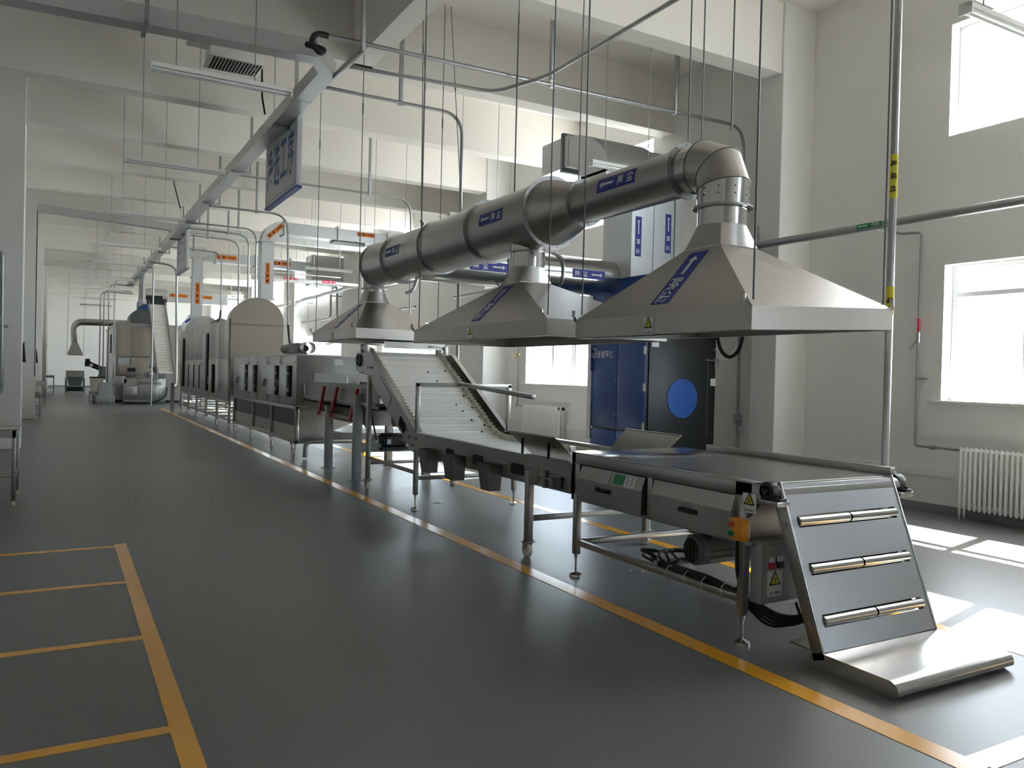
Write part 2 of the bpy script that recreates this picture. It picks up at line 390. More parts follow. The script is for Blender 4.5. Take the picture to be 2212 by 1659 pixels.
mp = plane((3.4825, 4.50, .82), (0, -1, 0), (.34, 0, .94)); MB().box(0, 0, 0, 0, 0, 0)
g = patch(mp, .24, .075, d=.003).build('information_plate', M['lwhite'], T, smooth=0)
MB().add([mp(u, v, .005) for u, v in ((-.12, -.037), (0, -.037), (0, .037), (-.12, .037))], [(0, 1, 2, 3)]).build('green_field', M['green'], g, smooth=0)
b = MB()
for r_ in range(4):
    for c_ in (0, 1): b.add([mp(.02+c_*.05+u, .024-r_*.016+v, .006) for u, v in ((0, 0), (.03, 0), (.03, .005), (0, .005))], [(0, 1, 2, 3)])
b.build('printed_lines', M['ink'], g, smooth=0)
patch(plane((3.4825, 4.76, .815), (0, -1, 0), (.34, 0, .94)), .16, .09, d=.003).build('name_plate', M['plate'], T, smooth=0)
# deck
MB().box(3.485, 4.68, 4.62, 5.22, .957, .966).box(3.485, 3.56, 3.3, 4.62, .957, .966).build('deck_sheet', M['polish'], T, bev=.002)
MB().box(3.56, 4.66, 3.27, 4.62, .955, .965).build('perforated_deck', M['perf'], T, smooth=0)
MB().box(3.485, 3.53, 5.2, 5.225, .957, 1.0).build('corner_stop', M['steel'], T)
MB().box(4.66, 4.70, 3.26, 4.95, .955, 1.015).box(4.70, 4.72, 3.26, 4.95, .955, .985).build('side_lip', M['steel'], T, bev=.003)
# head roller, bearings
MB().cyl((3.56, 3.225, .905), (4.62, 3.225, .905), .062, 28).build('head_roller', M['polish'], T)
for sx, xx in ((-1, 3.535), (1, 4.66)):
    b = MB().box(xx-.03, xx+.03, 3.13, 3.31, .875, .893).cyl((xx-.035, 3.225, .925), (xx+.035, 3.225, .925), .055, 20).box(xx-.028, xx+.028, 3.17, 3.28, .885, .93)
    b.cyl((xx-.055, 3.225, .925), (xx+.055, 3.225, .925), .021, 14).cyl((xx, 3.15, .88), (xx, 3.15, .91), .012, 6).cyl((xx, 3.30, .88), (xx, 3.30, .91), .012, 6)
    b.build('pillow_block_bearing', M['black'], T, bev=.003)
# ramp: three slots with split rollers, flat foot with a rounded nose
A = Vector((0, 3.185, .965)); B = Vector((0, 2.865, .105)); dv = (B-A); L_ = dv.length; dv.normalize(); nv = Vector((0, -dv.z, dv.y)).normalized()
if nv.y > 0: nv = -nv
xl, xr = 3.58, 4.56
ts = [.235, .525, .83]; hw = .034
r = MB(); cuts = [0]+[c for t in ts for c in (t-hw/L_, t+hw/L_)]+[1]
def rp(x, t, o): p = A+dv*(t*L_)+nv*o; return (x, p.y, p.z)
def slab(mb, xa, xb, ta, tb, o0=-.006, o1=0.):
    v = [rp(x, t, o) for o in (o0, o1) for t in (ta, tb) for x in (xa, xb)]
    mb.add(v, [(0, 2, 3, 1), (4, 5, 7, 6), (0, 1, 5, 4), (1, 3, 7, 5), (3, 2, 6, 7), (2, 0, 4, 6)])
for i in range(0, len(cuts)-1):
    if i % 2 == 0: slab(r, xl, xr, cuts[i], cuts[i+1])
    else: slab(r, xl, xl+.055, cuts[i], cuts[i+1]); slab(r, xr-.055, xr, cuts[i], cuts[i+1])
r.build('ramp_plate', M['plate'], T, smooth=0)
for xa, xb, xx, s in ((xl-.012, xl, xl-.012, -1), (xr, xr+.012, xr+.012, 1)):
    b = MB(); slab(b, xa, xb, -.02, 1.04, -.075, .004); o = b.build('ramp_side_frame', M['steel'], T, bev=.001)
    for t in (.235, .525, .83): p = rp(xx, t, -.03); MB().cyl(p, (p[0]+s*.012, p[1], p[2]), .012, 8).build('bolt', M['zinc'], o)
b = None
MB().box(xl, xr, 2.9, 3.1, .09, .1).add([], []).build('ramp_brace', M['steel'], T)
bk = MB()
for t in ts: slab(bk, xl+.05, xr-.05, t-hw/L_, t+hw/L_, -.07, -.064)
bk.build('slot_backing', M['dark'], T, smooth=0)
for t in ts:
    for xa, xb in ((xl+.06, (xl+xr)/2-.008), ((xl+xr)/2+.008, xr-.06)):
        MB().cyl(rp(xa, t, -.004), rp(xb, t, -.004), .026, 20).build('ramp_roller', M['polish'], T)
nose = [(2.94, .004), (2.952, .075), (2.868, .1005)]+[(2.865, .100), (2.50, .096)]+[(2.475-.055*math.sin(a), .045+.051*math.cos(a)) for a in [PI*i/20 for i in range(0, 13)]]+[(2.47, .002)]
MB().prism(nose, 'x', xl-.012, xr+.012).build('ramp_foot', M['polish'], T, smooth=30)
# push buttons, control cabinet, signs
o = MB().box(3.445, 3.50, 3.345, 3.45, .615, .745).build('push_button_box', M['oplast'], T, bev=.006)
for z, m in ((.705, 'cyanred'), (.655, 'gbtn')):
    MB().cyl((3.446, 3.425, z), (3.436, 3.425, z), .022, 20).build('button_bezel', M['polish'], o); MB().cyl((3.44, 3.425, z), (3.430, 3.425, z), .0165, 20).build('push_button', M[m], o)
o = MB().box(3.545, 3.86, 3.285, 3.37, .255, .62).build('control_cabinet', M['gpaint'], T, bev=.006)
MB().box(3.565, 3.845, 3.272, 3.286, .27, .60).build('cabinet_door', M['gpaint'], o, bev=.004)
for xx, m in ((3.61, 'lred'), (3.68, 'ink')):
    MB().box(xx-.02, xx+.02, 3.264, 3.274, .50, .53).build('rocker_plate', M['lwhite'], o); MB().box(xx-.022, xx+.022, 3.258, 3.274, .465, .50).build('rocker_switch', M[m], o)
MB().cyl((3.82, 3.274, .40), (3.82, 3.258, .40), .014, 12).build('lock', M['black'], o)
warning(T, plane((3.64, 3.271, .375), (1, 0, 0), (0, 0, 1)), .12, .15, '当心触电', 'bolt')
warning(T, plane((3.498, 3.345, .84), (0, -1, 0), (0, 0, 1)), .105, .115, '当心机械伤人', 'gear')
# gear motor, red pulley, cable loom
o = MB().tube([(3.80, 4.15, .375), (3.82, 4.15, .375), (3.88, 4.15, .375), (3.88, 4.15, .375)], [.085, .105, .108, .10], 28).tube([(3.88, 4.15, .375), (4.15, 4.15, .375)], .092, 28)
for i in range(14):
    a = 2*PI*i/14; o.bar((3.9, 4.15+.095*math.cos(a), .375+.095*math.sin(a)), (4.1, 4.15+.095*math.cos(a), .375+.095*math.sin(a)), .006, .02, (0, math.cos(a), math.sin(a)))
o.box(3.93, 4.06, 4.09, 4.21, .455, .53).cyl((4.15, 4.15, .375), (4.22, 4.15, .375), .05, 16).box(3.9, 4.14, 4.08, 4.22, .29, .32)
mo = o.build('gear_motor', M['motor'], T, bev=0)
b = MB()
for i in range(-4, 5):
    h = math.sqrt(max(0, .08**2-(i*.018)**2)); b.bar((3.797, 4.15+i*.018, .375-h), (3.797, 4.15+i*.018, .375+h), .006, .004)
b.build('fan_grille', M['black'], mo)
MB().cyl((4.30, 3.95, .40), (4.36, 3.95, .40), .09, 24).cyl((4.3, 3.5, .48), (4.36, 3.5, .48), .075, 20).build('red_pulley', M['crimson'], T)
MB().box(4.22, 4.26, 3.9, 4.2, .3, .56).box(4.24, 4.27, 3.8, 4.25, .29, .31).build('motor_bracket', M['steel'], T)
b = MB()
for k_ in range(5):
    o_ = .016*k_; b.tube(fillet([(3.9+o_, 4.3, .33), (3.72, 4.5-.05*k_, .30+o_), (3.6, 4.45-.1*k_, .30+.01*k_), (3.54+.004*k_, 4.1, .285+.008*k_), (3.53+.01*(k_ % 3), 3.7, .29+.009*k_), (3.55, 3.42, .24+.01*k_), (3.62+.03*k_, 3.3, .11+.012*k_), (3.85, 3.22, .13+.01*k_), (3.95, 3.2, .26)], .08, 4), .010, 6)
b.tube(fillet([(3.62, 4.3, .31), (3.55, 4.25, .34), (3.56, 4.42, .35), (3.7, 4.4, .33)], .05, 4), .012, 6)
b.tube(fillet([(3.47, 3.40, .615), (3.475, 3.41, .45), (3.535, 3.44, .33), (3.56, 3.5, .29)], .06, 4), .011, 8)
b.tube(fillet([(3.80, 3.25, .25), (3.83, 3.22, .13), (3.98, 3.1, .01), (4.4, 3.0, .012)], .1, 5), .009, 6)
b.build('cable_loom', M['cable'], T)
for y in (4.05, 3.88, 3.72, 3.55): MB().tube(fillet([(3.50, y, .235), (3.494, y, .30), (3.53, y, .325), (3.555, y, .30), (3.55, y, .235), (3.50, y, .235)], .015, 3), .003, 6).build('cable_tie', M['lwhite'], T)
# ------------------------------------------------------------------ elevating belt conveyor
K = thing('belt_conveyor', 'inclined white belt conveyor with corrugated sidewalls rising behind the feeding table', 'conveyor', (4.15, 7.9, 0))
prof = [(5.26, .62), (5.26, .862), (8.42, .868), (10.02, 1.80), (10.6, 1.80), (10.6, 1.56), (10.13, 1.50), (8.56, .655), (8.38, .61)]
for xa, xb in ((3.53, 3.545), (4.745, 4.76)): MB().prism(prof, 'x', xa, xb).build('side_plate', M['steel'], K, smooth=0)
b = MB()
for xa, xb in ((3.545, 3.60), (4.70, 4.745)):
    for p, q in (((5.26, .855), (8.42, .861)), ((8.42, .861), (10.02, 1.793)), ((10.02, 1.793), (10.6, 1.793))):
        b.add([(xa, p[0], p[1]), (xb, p[0], p[1]), (xb, q[0], q[1]), (xa, q[0], q[1]), (xa, p[0], p[1]+.007), (xb, p[0], p[1]+.007), (xb, q[0], q[1]+.007), (xa, q[0], q[1]+.007)], [(0, 1, 2, 3), (4, 5, 6, 7), (0, 1, 5, 4), (1, 2, 6, 5), (2, 3, 7, 6), (3, 0, 4, 7)])
b.build('top_flange', M['steel'], K, smooth=0)
# belt with cross ribs, running over the two slopes
pth = fillet([(0, 5.34, .77), (0, 8.50, .775), (0, 10.28, 1.80), (0, 10.42, 1.82)], .22, 8)
def resample(pts, st):
    out = [pts[0]]; acc = 0
    for a_, c_ in zip(pts, pts[1:]):
        L = (c_-a_).length; t = st-acc
        while t <= L: out.append(a_.lerp(c_, t/L)); t += st
        acc = (L-(t-st)) if L >= st-acc else acc+L
    return out
rs = resample(pth, .0125)
def nrm(pts, i):
    d = (pts[min(i+1, len(pts)-1)]-pts[max(i-1, 0)]).normalized(); return Vector((0, -d.z, d.y)) if d.y > 0 else Vector((0, d.z, -d.y))
b = MB(); rings = []
for i, p in enumerate(rs):
    n = nrm(rs, i); s_ = (i*.0125) % .15; h = .010 if s_ < .02 else (.004 if s_ < .03 else 0)
    q = p+n*h; q2 = p-n*.006
    rings.append([(3.67, q.y, q.z), (4.62, q.y, q.z), (4.62, q2.y, q2.z), (3.67, q2.y, q2.z)])
b.loft(rings)
b.build('belt', M['belt'], K, smooth=25)
for xc in (3.655, 4.635):
    rg = []
    for i, p in enumerate(rs):
        n = nrm(rs, i); ph = 2*PI*(i*.0125)/.075; w = .018*math.copysign(min(1, abs(math.sin(ph))*1.5), math.sin(ph)); t = p+n*.065
        rg.append([(xc+w-.002, p.y, p.z), (xc+w+.002, p.y, p.z), (xc+w+.002, t.y, t.z), (xc+w-.002, t.y, t.z)])
    MB().loft(rg).build('corrugated_sidewall', M['skirt'], K, smooth=60)
b = MB(); random.seed(3)
for y, x in ((9.85, 4.28), (9.66, 4.33), (9.15, 4.37), (9.02, 4.40), (8.85, 4.44), (8.62, 4.47), (9.9, 4.55), (9.6, 4.57), (9.35, 4.57), (9.1, 4.57), (8.9, 4.57), (8.75, 4.57)):
    i = min(range(len(rs)), key=lambda j: abs(rs[j].y-y)); n = nrm(rs, i); MB().cyl((x, rs[i].y, rs[i].z), tuple(Vector((x, rs[i].y, rs[i].z))+n*.013), .012, 8).build('belt_fastener', M['ink'], K)
MB().cyl((3.6, 10.42, 1.70), (4.7, 10.42, 1.70), .10, 24).build('end_drum', M['steel'], K); MB().cyl((3.6, 5.36, .70), (4.7, 5.36, .70), .065, 20).build('end_drum', M['steel'], K)
MB().box(3.56, 4.74, 5.3, 8.3, .63, .645).add([(3.56, 8.3, .63), (4.74, 8.3, .63), (4.74, 10.1, 1.6), (3.56, 10.1, 1.6), (3.56, 8.3, .645), (4.74, 8.3, .645), (4.74, 10.1, 1.615), (3.56, 10.1, 1.615)], [(0, 1, 2, 3), (4, 5, 6, 7), (0, 1, 5, 4), (1, 2, 6, 5), (2, 3, 7, 6), (3, 0, 4, 7)]).build('belly_pan', M['steel'], K, smooth=0)
def rrect(y0, y1, z0, z1, r=.02): 
    out = []
    for cy0, cz0, a0 in ((y1-r, z1-r, 0), (y0+r, z1-r, 90), (y0+r, z0+r, 180), (y1-r, z0+r, 270)):
        for k in range(4): a = math.radians(a0+30*k); out.append((cy0+r*math.cos(a), cz0+r*math.sin(a)))
    return out
for y0, y1 in ((6.76, 6.98), (5.99, 6.22), (7.42, 7.6)): MB().prism(rrect(y0, y1, .672, .768), 'x', 3.526, 3.531).build('inspection_opening', M['dark'], K, smooth=0)
ca, sa = math.cos(math.radians(30.3)), math.sin(math.radians(30.3))
def inc(s, o): return (8.56+s*ca-o*sa, .655+s*sa+o*ca)     # along and across the sloping plate
for s0, s1 in ((.28, .50), (1.02, 1.24)):
    MB().prism([inc(s0, .05), inc(s0+.02, .03), inc(s1-.02, .03), inc(s1, .05), inc(s1, .13), inc(s1-.02, .15), inc(s0+.02, .15), inc(s0, .13)], 'x', 3.526, 3.531).build('inspection_opening', M['dark'], K, smooth=0)
MB().prism([inc(.88, .02), inc(1.38, .02), inc(1.38, .18), inc(.88, .18)], 'x', 3.524, 3.528).build('cover_plate', M['plate'], K, smooth=0)
o = MB().cyl((3.53, 10.46, 1.70), (3.515, 10.46, 1.70), .085, 24).build('shaft_opening', M['dark'], K)
MB().tube([(3.512, 10.46+.075*math.cos(a), 1.70+.075*math.sin(a)) for a in [PI*2*i/20 for i in range(21)]], .012, 6).cyl((3.53, 10.46, 1.70), (3.50, 10.46, 1.70), .03, 16).build('bearing_ring', M['motor'], o)
b = MB()
for y, z in ((8.42, .80), (8.50, .72), (8.62, .80), (8.45, .66), (8.7, .88), (10.1, 1.6), (9.98, 1.60), (9.93, 1.60), (10.3, 1.53), (10.4, 1.53)): b.cyl((3.53, y, z), (3.518, y, z), .013, 8)
b.build('bolt', M['motor'], K)
o = MB().box(3.49, 3.53, 5.38, 5.52, .64, .74).cyl((3.5, 5.43, .69), (3.45, 5.43, .69), .04, 20).box(3.5, 3.53, 5.60, 5.64, .62, .76).cyl((3.51, 5.5, .70), (3.51, 5.72, .70), .01, 8).build('take_up_bearing', M['motor'], K, bev=.003)
# legs
leg_foot(K, 3.515, 8.37, .17, .66); leg_foot(K, 4.77, 8.33, .17, .66)
leg_foot(K, 3.50, 5.84, .135, .74, .06, True); leg_foot(K, 4.78, 5.84, .135, .74, .06, True)
leg_foot(K, 3.53, 10.03, .135, 1.50, .055, True); leg_foot(K, 4.77, 10.03, .135, 1.50, .055, True)
b = MB().bar((3.515, 8.37, .42), (3.53, 10.03, .42), .04).bar((4.77, 8.33, .42), (4.77, 10.03, .42), .04).bar((3.515, 8.37, .36), (4.77, 8.33, .36), .045).bar((3.50, 5.84, .33), (4.78, 5.84, .33), .045).bar((3.53, 10.03, .35), (4.77, 10.03, .35), .04)
b.build('leg_brace', M['steel'], K, bev=.003); MB().box(3.52, 3.53, 5.75, 5.93, .64, .78).build('leg_plate', M['steel'], K)
# portal frame with swing bar
b = MB().box(3.53, 3.575, 8.43, 8.475, .87, 1.43).box(4.72, 4.765, 8.43, 8.475, .87, 1.43).box(3.53, 4.765, 8.43, 8.475, 1.39, 1.435).box(3.53, 3.62, 8.41, 8.5, .865, .875).box(4.68, 4.765, 8.41, 8.5, .865, .875)
b.build('portal_frame', M['steel'], K, bev=.004)
MB().bar((4.10, 8.43, 1.425), (4.10, 6.80, 1.335), .045).build('cantilever_bar', M['steel'], K, bev=.003)
# head cover and brackets
MB().prism([(10.30, 1.895), (10.32, 1.96), (10.55, 1.975), (10.55, 1.965), (10.33, 1.95), (10.31, 1.895)], 'x', 3.82, 4.72).box(3.82, 4.72, 10.30, 10.31, 1.875, 1.965).build('head_cover', M['steel'], K, smooth=0)
for xx in (3.57, 4.73):
    MB().box(xx-.03, xx+.03, 10.26, 10.31, 1.78, 1.93).box(xx-.03, xx+.03, 10.42, 10.47, 1.78, 1.93).box(xx-.04, xx+.25*(1 if xx < 4 else -1), 10.26, 10.5, 1.91, 1.93).build('cover_bracket', M['steel'], K, bev=.003)
# two flaps forming the receiving hopper beside the table
for s in (-1, 1):
    xb, xt = 4.145+s*.42, 4.145+s*.66
    f = MB(); f.add([(xb, 5.45, .84), (xb, 6.18, .84), (xt, 6.22, 1.05), (xt, 5.42, 1.05), (xb+.004, 5.45, .836), (xb+.004, 6.18, .836), (xt+.004, 6.22, 1.046), (xt+.004, 5.42, 1.046)], [(0, 1, 2, 3), (4, 5, 6, 7), (0, 1, 5, 4), (1, 2, 6, 5), (2, 3, 7, 6), (3, 0, 4, 7)])
    f.tube([(xt, 5.42, 1.05), (xt, 6.22, 1.05)], .008, 8)
    fo = f.build('guide_flap', M['steel'], K)
    for y in (5.62, 6.05):
        if s < 0: MB().tube(fillet([(3.545, y, .86), (3.545, y, 1.0), (3.60, y, 1.01), (3.60, y, .95)], .03, 4), .012, 8).build('flap_hinge', M['rubber'], fo)
# hanging bins on the near side of the conveyor
for i, (y0, y1, lb) in enumerate(((6.35, 6.57, 'grey steel bin hanging on the conveyor side, nearest the feeding table'), (7.10, 7.35, 'grey steel bin hanging on the conveyor side, middle one of the three'), (7.75, 7.97, 'grey steel bin hanging on the conveyor side, nearest the incline'))):
    t = thing('hanging_bin', lb, 'bin', (3.44, (y0+y1)/2, .49), 'bins hanging on the conveyor side')
    xa, xb = 3.365, 3.515; k = .03
    top = [(xa, y0, .735), (xb, y0, .735), (xb, y1, .735), (xa, y1, .735)]; bot = [(xa+k, y0+k, .49), (xb, y0+k, .49), (xb, y1-k, .49), (xa+k, y1-k, .49)]
    ins = lambda ps, d: [(x+(d if x == min(p[0] for p in ps) else -d), y+(d if y == min(p[1] for p in ps) else -d), z) for x, y, z in ps]
    b = MB().loft([ins(bot, .006), bot, top, ins(top, .004), ins([(p[0], p[1], p[2]+.006) for p in bot], .010)], True, (True, True))
    b.build('bin_body', M['binm'], t, smooth=0)
    MB().box(xb, 3.53, y0-.05, y1, .728, .742).box(3.49, 3.53, y0-.05, y0-.005, .64, .74).build('hanger_hook', M['steel'], t)

# ------------------------------------------------------------------ vibrating tray on posts
V = thing('vibrating_feeder', 'vibrating feed tray on square posts with red leaf springs between conveyor and dryer', 'feeder', (4.2, 12.1, 0))
for x, y, h in ((3.68, 10.93, 1.22), (3.74, 12.5, .98), (4.75, 10.93, 1.0), (4.75, 12.5, .98)):
    l = MB().box(x-.055, x+.055, y-.055, y+.055, .008, h).build('post', M['gpaint'], V, bev=.004)
    MB().box(x-.09, x+.09, y-.09, y+.09, 0, .01).build('base_plate', M['gpaint'], l)
b = MB().bar((3.72, 12.5, .50), (4.75, 12.5, .50), .10).bar((3.70, 10.93, .47), (4.75, 10.93, .47), .10).bar((3.68, 10.9, .86), (3.74, 12.6, .86), .06, .05).bar((4.75, 10.9, .9), (4.75, 12.6, .9), .06).bar((3.68, 10.93, 1.2), (4.75, 10.93, 1.2), .06)
b.box(3.66, 4.8, 10.88, 11.1, .40, .43).build('base_frame', M['gpaint'], V, bev=.003)
b = MB().box(3.72, 4.72, 10.2, 13.9, 1.02, 1.04).box(3.72, 3.735, 10.2, 13.9, 1.02, 1.36).box(4.705, 4.72, 10.2, 13.9, 1.02, 1.36).box(3.68, 4.76, 10.2, 13.9, 1.08, 1.12)
b.build('tray', M['endp'], V, smooth=0)
MB().prism([(3.73, 1.0), (4.7, 1.0), (4.45, .74), (3.98, .74)], 'y', 11.4, 13.2).build('under_hopper', M['endp'], V, smooth=0)
for y in (12.7, 12.02, 11.07):
    for x in (3.66, 4.76):
        MB().prism([(y-.20, 1.30), (y-.12, 1.30), (y-.02, 1.06), (y+.08, 1.06), (y+.08, 1.0), (y+.10, .96), (y+.16, .83), (y+.08, .83), (y-.02, .97), (y-.04, 1.02)], 'x', x-.02, x+.02).build('leaf_spring', M['red'], V, bev=.003)
for y in (12.74, 12.06): MB().cyl((3.6, y, .90), (4.8, y, .90), .018, 10).build('cross_rod', M['polish'], V)
o = MB().tube([(4.02, 10.95, .55), (4.05, 10.95, .55), (4.36, 10.95, .55), (4.40, 10.95, .55)], [.09, .115, .115, .10], 24).box(4.0, 4.42, 10.8, 11.1, .43, .47).box(4.08, 4.3, 10.82, 10.87, .5, .62).build('drive_motor', M['black'], V)
MB().tube([(4.2+.025*math.cos(a), 10.95, .69+.025*math.sin(a)) for a in [2*PI*i/14 for i in range(15)]], .006, 6).build('lifting_eye', M['zinc'], o)
MB().cyl((3.98, 10.95, .55), (3.93, 10.95, .55), .085, 24).build('drive_pulley', M['zinc'], V)
MB().tube([(3.95, 11.35+.19*math.cos(a), .95+.19*math.sin(a)) for a in [2*PI*i/28 for i in range(29)]], .02, 8).bar((3.95, 11.16, .95), (3.95, 11.54, .95), .02).bar((3.95, 11.35, .76), (3.95, 11.35, 1.14), .02).build('flywheel', M['zinc'], V)
MB().bar((3.95, 10.87, .57), (3.95, 11.17, 1.0), .03, .012, (1, 0, 0)).bar((3.95, 10.99, .48), (3.95, 11.50, .84), .03, .012, (1, 0, 0)).build('drive_belt', M['rubber'], V)
MB().cyl((4.25, 11.0, .85), (4.4, 11.0, .85), .10, 20).build('eccentric_drum', M['zinc'], V)
patch(plane((4.12, 10.818, .55), (1, 0, 0), (0, 0, 1)), .06, .07).build('motor_label', M['lwhite'], V, smooth=0)

# ------------------------------------------------------------------ dryer with four doors
D = thing('box_dryer', 'stainless dryer cabinet with four small hatch doors on a castored frame behind the red springs', 'dryer', (4.3, 17, 0))
MB().box(3.62, 5.0, 14.08, 19.9, .905, 1.80).build('body', M['steel'], D, smooth=0)
b = MB()
for y0, y1 in ((14.05, 15.22), (15.25, 16.22), (16.25, 17.22), (17.25, 18.1), (18.13, 19.92)): b.box(3.605, 3.63, y0, y1, .91, 1.805)
b.build('side_panel', M['steel'], D, bev=.004)
b = MB()
for y in (14.15, 15.18, 15.30, 16.15, 16.30, 17.18, 17.3, 18.05, 18.2): 
    for z in (1.68, 1.02): b.sphere((3.603, y, z), .014, 8)
b.build('panel_screw', M['motor'], D)
MB().box(3.58, 5.02, 14.0, 18.9, 1.81, 1.826).box(3.6, 5.0, 14.04, 19.92, 1.80, 1.812).build('lid', M['steel'], D, smooth=0)
for y0, y1, zt in ((14.42, 15.1, 1.62), (15.36, 16.12, 1.62), (17.32, 17.95, 1.63), (18.2, 18.92, 1.64)):
    d = MB().box(3.545, 3.605, y0+.14, y1, 1.06, zt).build('hatch_door', M['galv'], D, bev=.012)
    MB().box(3.575, 3.606, y0-.02, y0+.14, 1.06, zt).build('door_gap', M['dark'], d)
    for z in (1.18, zt-.14): MB().box(3.55, 3.606, y0+.02, y0+.12, z-.03, z+.03).build('hinge', M['plate'], d, bev=.003)
    MB().box(3.53, 3.60, y1-.02, y1+.12, 1.33, 1.36).bar((3.53, y1+.01, 1.35), (3.51, y1-.04, 1.22), .03, .02).bar((3.53, y1+.12, 1.345), (3.52, y1+.2, 1.22), .02).build('door_latch', M['motor'], d)
b = MB()
for y in (14.08, 15.95, 17.65, 19.85): b.box(3.60, 3.66, y-.03, y+.03, .25, .90)
b.box(3.60, 3.66, 14.05, 19.9, .84, .90).box(3.60, 3.66, 14.05, 19.9, .25, .31).box(3.60, 5.0, 14.05, 14.11, .86, .90).box(3.6, 5.0, 14.05, 14.11, .25, .30).box(3.6, 5.0, 19.84, 19.9, .25, .3).box(4.95, 5.0, 14.05, 19.9, .25, .31)
for y in (14.08, 19.85): b.box(4.94, 5.0, y-.03, y+.03, .25, .90)
b.build('base_frame', M['steel'], D, bev=.003)
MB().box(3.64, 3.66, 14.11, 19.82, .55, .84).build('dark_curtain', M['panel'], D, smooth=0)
MB().box(3.635, 3.65, 14.11, 19.82, .31, .55).build('lower_panel', M['steel'], D, smooth=0)
MB().prism([(3.68, .86), (4.9, .86), (4.9, .70), (4.18, .42), (4.18, .28), (3.68, .28)], 'y', 14.09, 14.11).build('end_hopper', M['endp'], D, smooth=0)
for x, y in ((3.64, 14.3), (3.64, 15.95), (3.64, 17.9), (3.64, 19.8), (4.95, 14.3), (4.95, 19.8)):
    l = MB().box(x-.05, x+.05, y-.06, y+.06, .235, .25).build('castor_plate', M['zinc'], D); castor(l, x, y, .235, .075)
MB().box(3.605, 5.0, 14.03, 14.08, .92, 1.80).build('end_panel', M['endp'], D, bev=.004)
MB().box(3.85, 4.9, 14.015, 14.03, .98, 1.15).build('outlet_slot', M['dark'], D)
MB().box(3.72, 3.88, 13.98, 14.03, .98, 1.30).cyl((3.8, 13.98, 1.13), (3.8, 13.95, 1.13), .06, 16).build('shaft_bearing', M['steel'], D)
MB().cyl((3.88, 13.99, 1.22), (4.9, 13.99, 1.22), .03, 14).cyl((3.88, 13.97, 1.12), (4.9, 13.97, 1.12), .035, 14).build('outlet_roller', M['polish'], D)
MB().box(3.9, 4.95, 14.0, 14.012, 1.30, 1.50).build('hood_flap', M['endp'], D)
patch(plane((4.35, 14.029, 1.70), (1, 0, 0), (0, 0, 1)), .16, .11).build('name_plate', M['lwhite'], D, smooth=0)
patch(plane((4.5, 13.998, 1.40), (1, 0, 0), (0, 0, 1)), .045, .13).build('caution_label', M['lwhite'], D, smooth=0)
o = MB().tube([(4.0, 16.6, 1.96), (4.0, 16.55, 1.96), (4.0, 15.9, 1.96)], [.07, .095, .095], 18).box(3.91, 4.09, 15.25, 15.9, 1.86, 2.06).cyl((4.0, 15.25, 1.95), (4.0, 14.95, 1.95), .06, 14).box(3.9, 4.1, 15.2, 15.95, 1.826, 1.86).build('drive_motor', M['motor'], D, bev=.006)
MB().tube([(4.0, 14.95, 1.96), (4.0, 14.70, 1.96)], .115, 22, (False, False)).tube([(4.0, 14.95, 1.96), (4.0, 14.70, 1.96)], .105, 22, (False, False)).build('pulley_guard', M['polish'], D)
t_ = tag(MB().tube(fillet([(3.75, 13.9, .02), (3.75, 13.9, .30), (5.6, 13.9, .30)], .12, 6), .045, 14).build('drain_pipe', M['plate'], at=(3.75, 13.9, 0)), 'short stainless drain pipe bending up from the floor at the dryer front', 'pipe')

# ------------------------------------------------------------------ long dryer with the dome end
D = thing('dome_dryer', 'tall long stainless dryer with narrow doors and a domed beige end hood', 'dryer', (4.2, 25, 0))
MB().box(3.61, 4.85, 20.4, 29.6, .74, 2.76).build('body', M['steel'], D, smooth=0)
b = MB()
ysp = [20.4, 22.0, 23.2, 24.6, 25.6, 26.6, 27.6, 29.6]
for y0, y1 in zip(ysp, ysp[1:]): b.box(3.595, 3.615, y0+.01, y1-.01, 1.79, 2.75).box(3.595, 3.615, y0+.01, y1-.01, .76, 1.77)
b.build('side_panel', M['steel'], D, bev=.004)
b = MB()
for y in [20.6+.55*i for i in range(17)]: b.sphere((3.593, y, 2.66), .012, 6).sphere((3.593, y, 1.9), .012, 6)
b.build('panel_screw', M['plate'], D)
for y0, y1, z0, z1 in ((23.6, 24.4, .90, 2.5), (28.6, 29.2, .9, 2.5), (22.6, 23.1, .88, 1.64)):
    d = MB().box(3.53, 3.595, y0+.14, y1, z0, z1).build('hatch_door', M['plate'], D, bev=.012)
    MB().box(3.56, 3.596, y0-.03, y0+.14, z0, z1).build('door_gap', M['dark'], d)
    MB().box(3.52, 3.58, y1-.05, y1+.12, (z0+z1)/2-.02, (z0+z1)/2+.02).bar((3.53, y1, (z0+z1)/2), (3.51, y1-.05, (z0+z1)/2-.14), .03, .02).build('door_latch', M['plate'], d)
for y in (25.2, 26.3, 27.45): MB().box(3.588, 3.6, y, y+.17, .92, 1.62).build('viewing_slot', M['dark'], D)
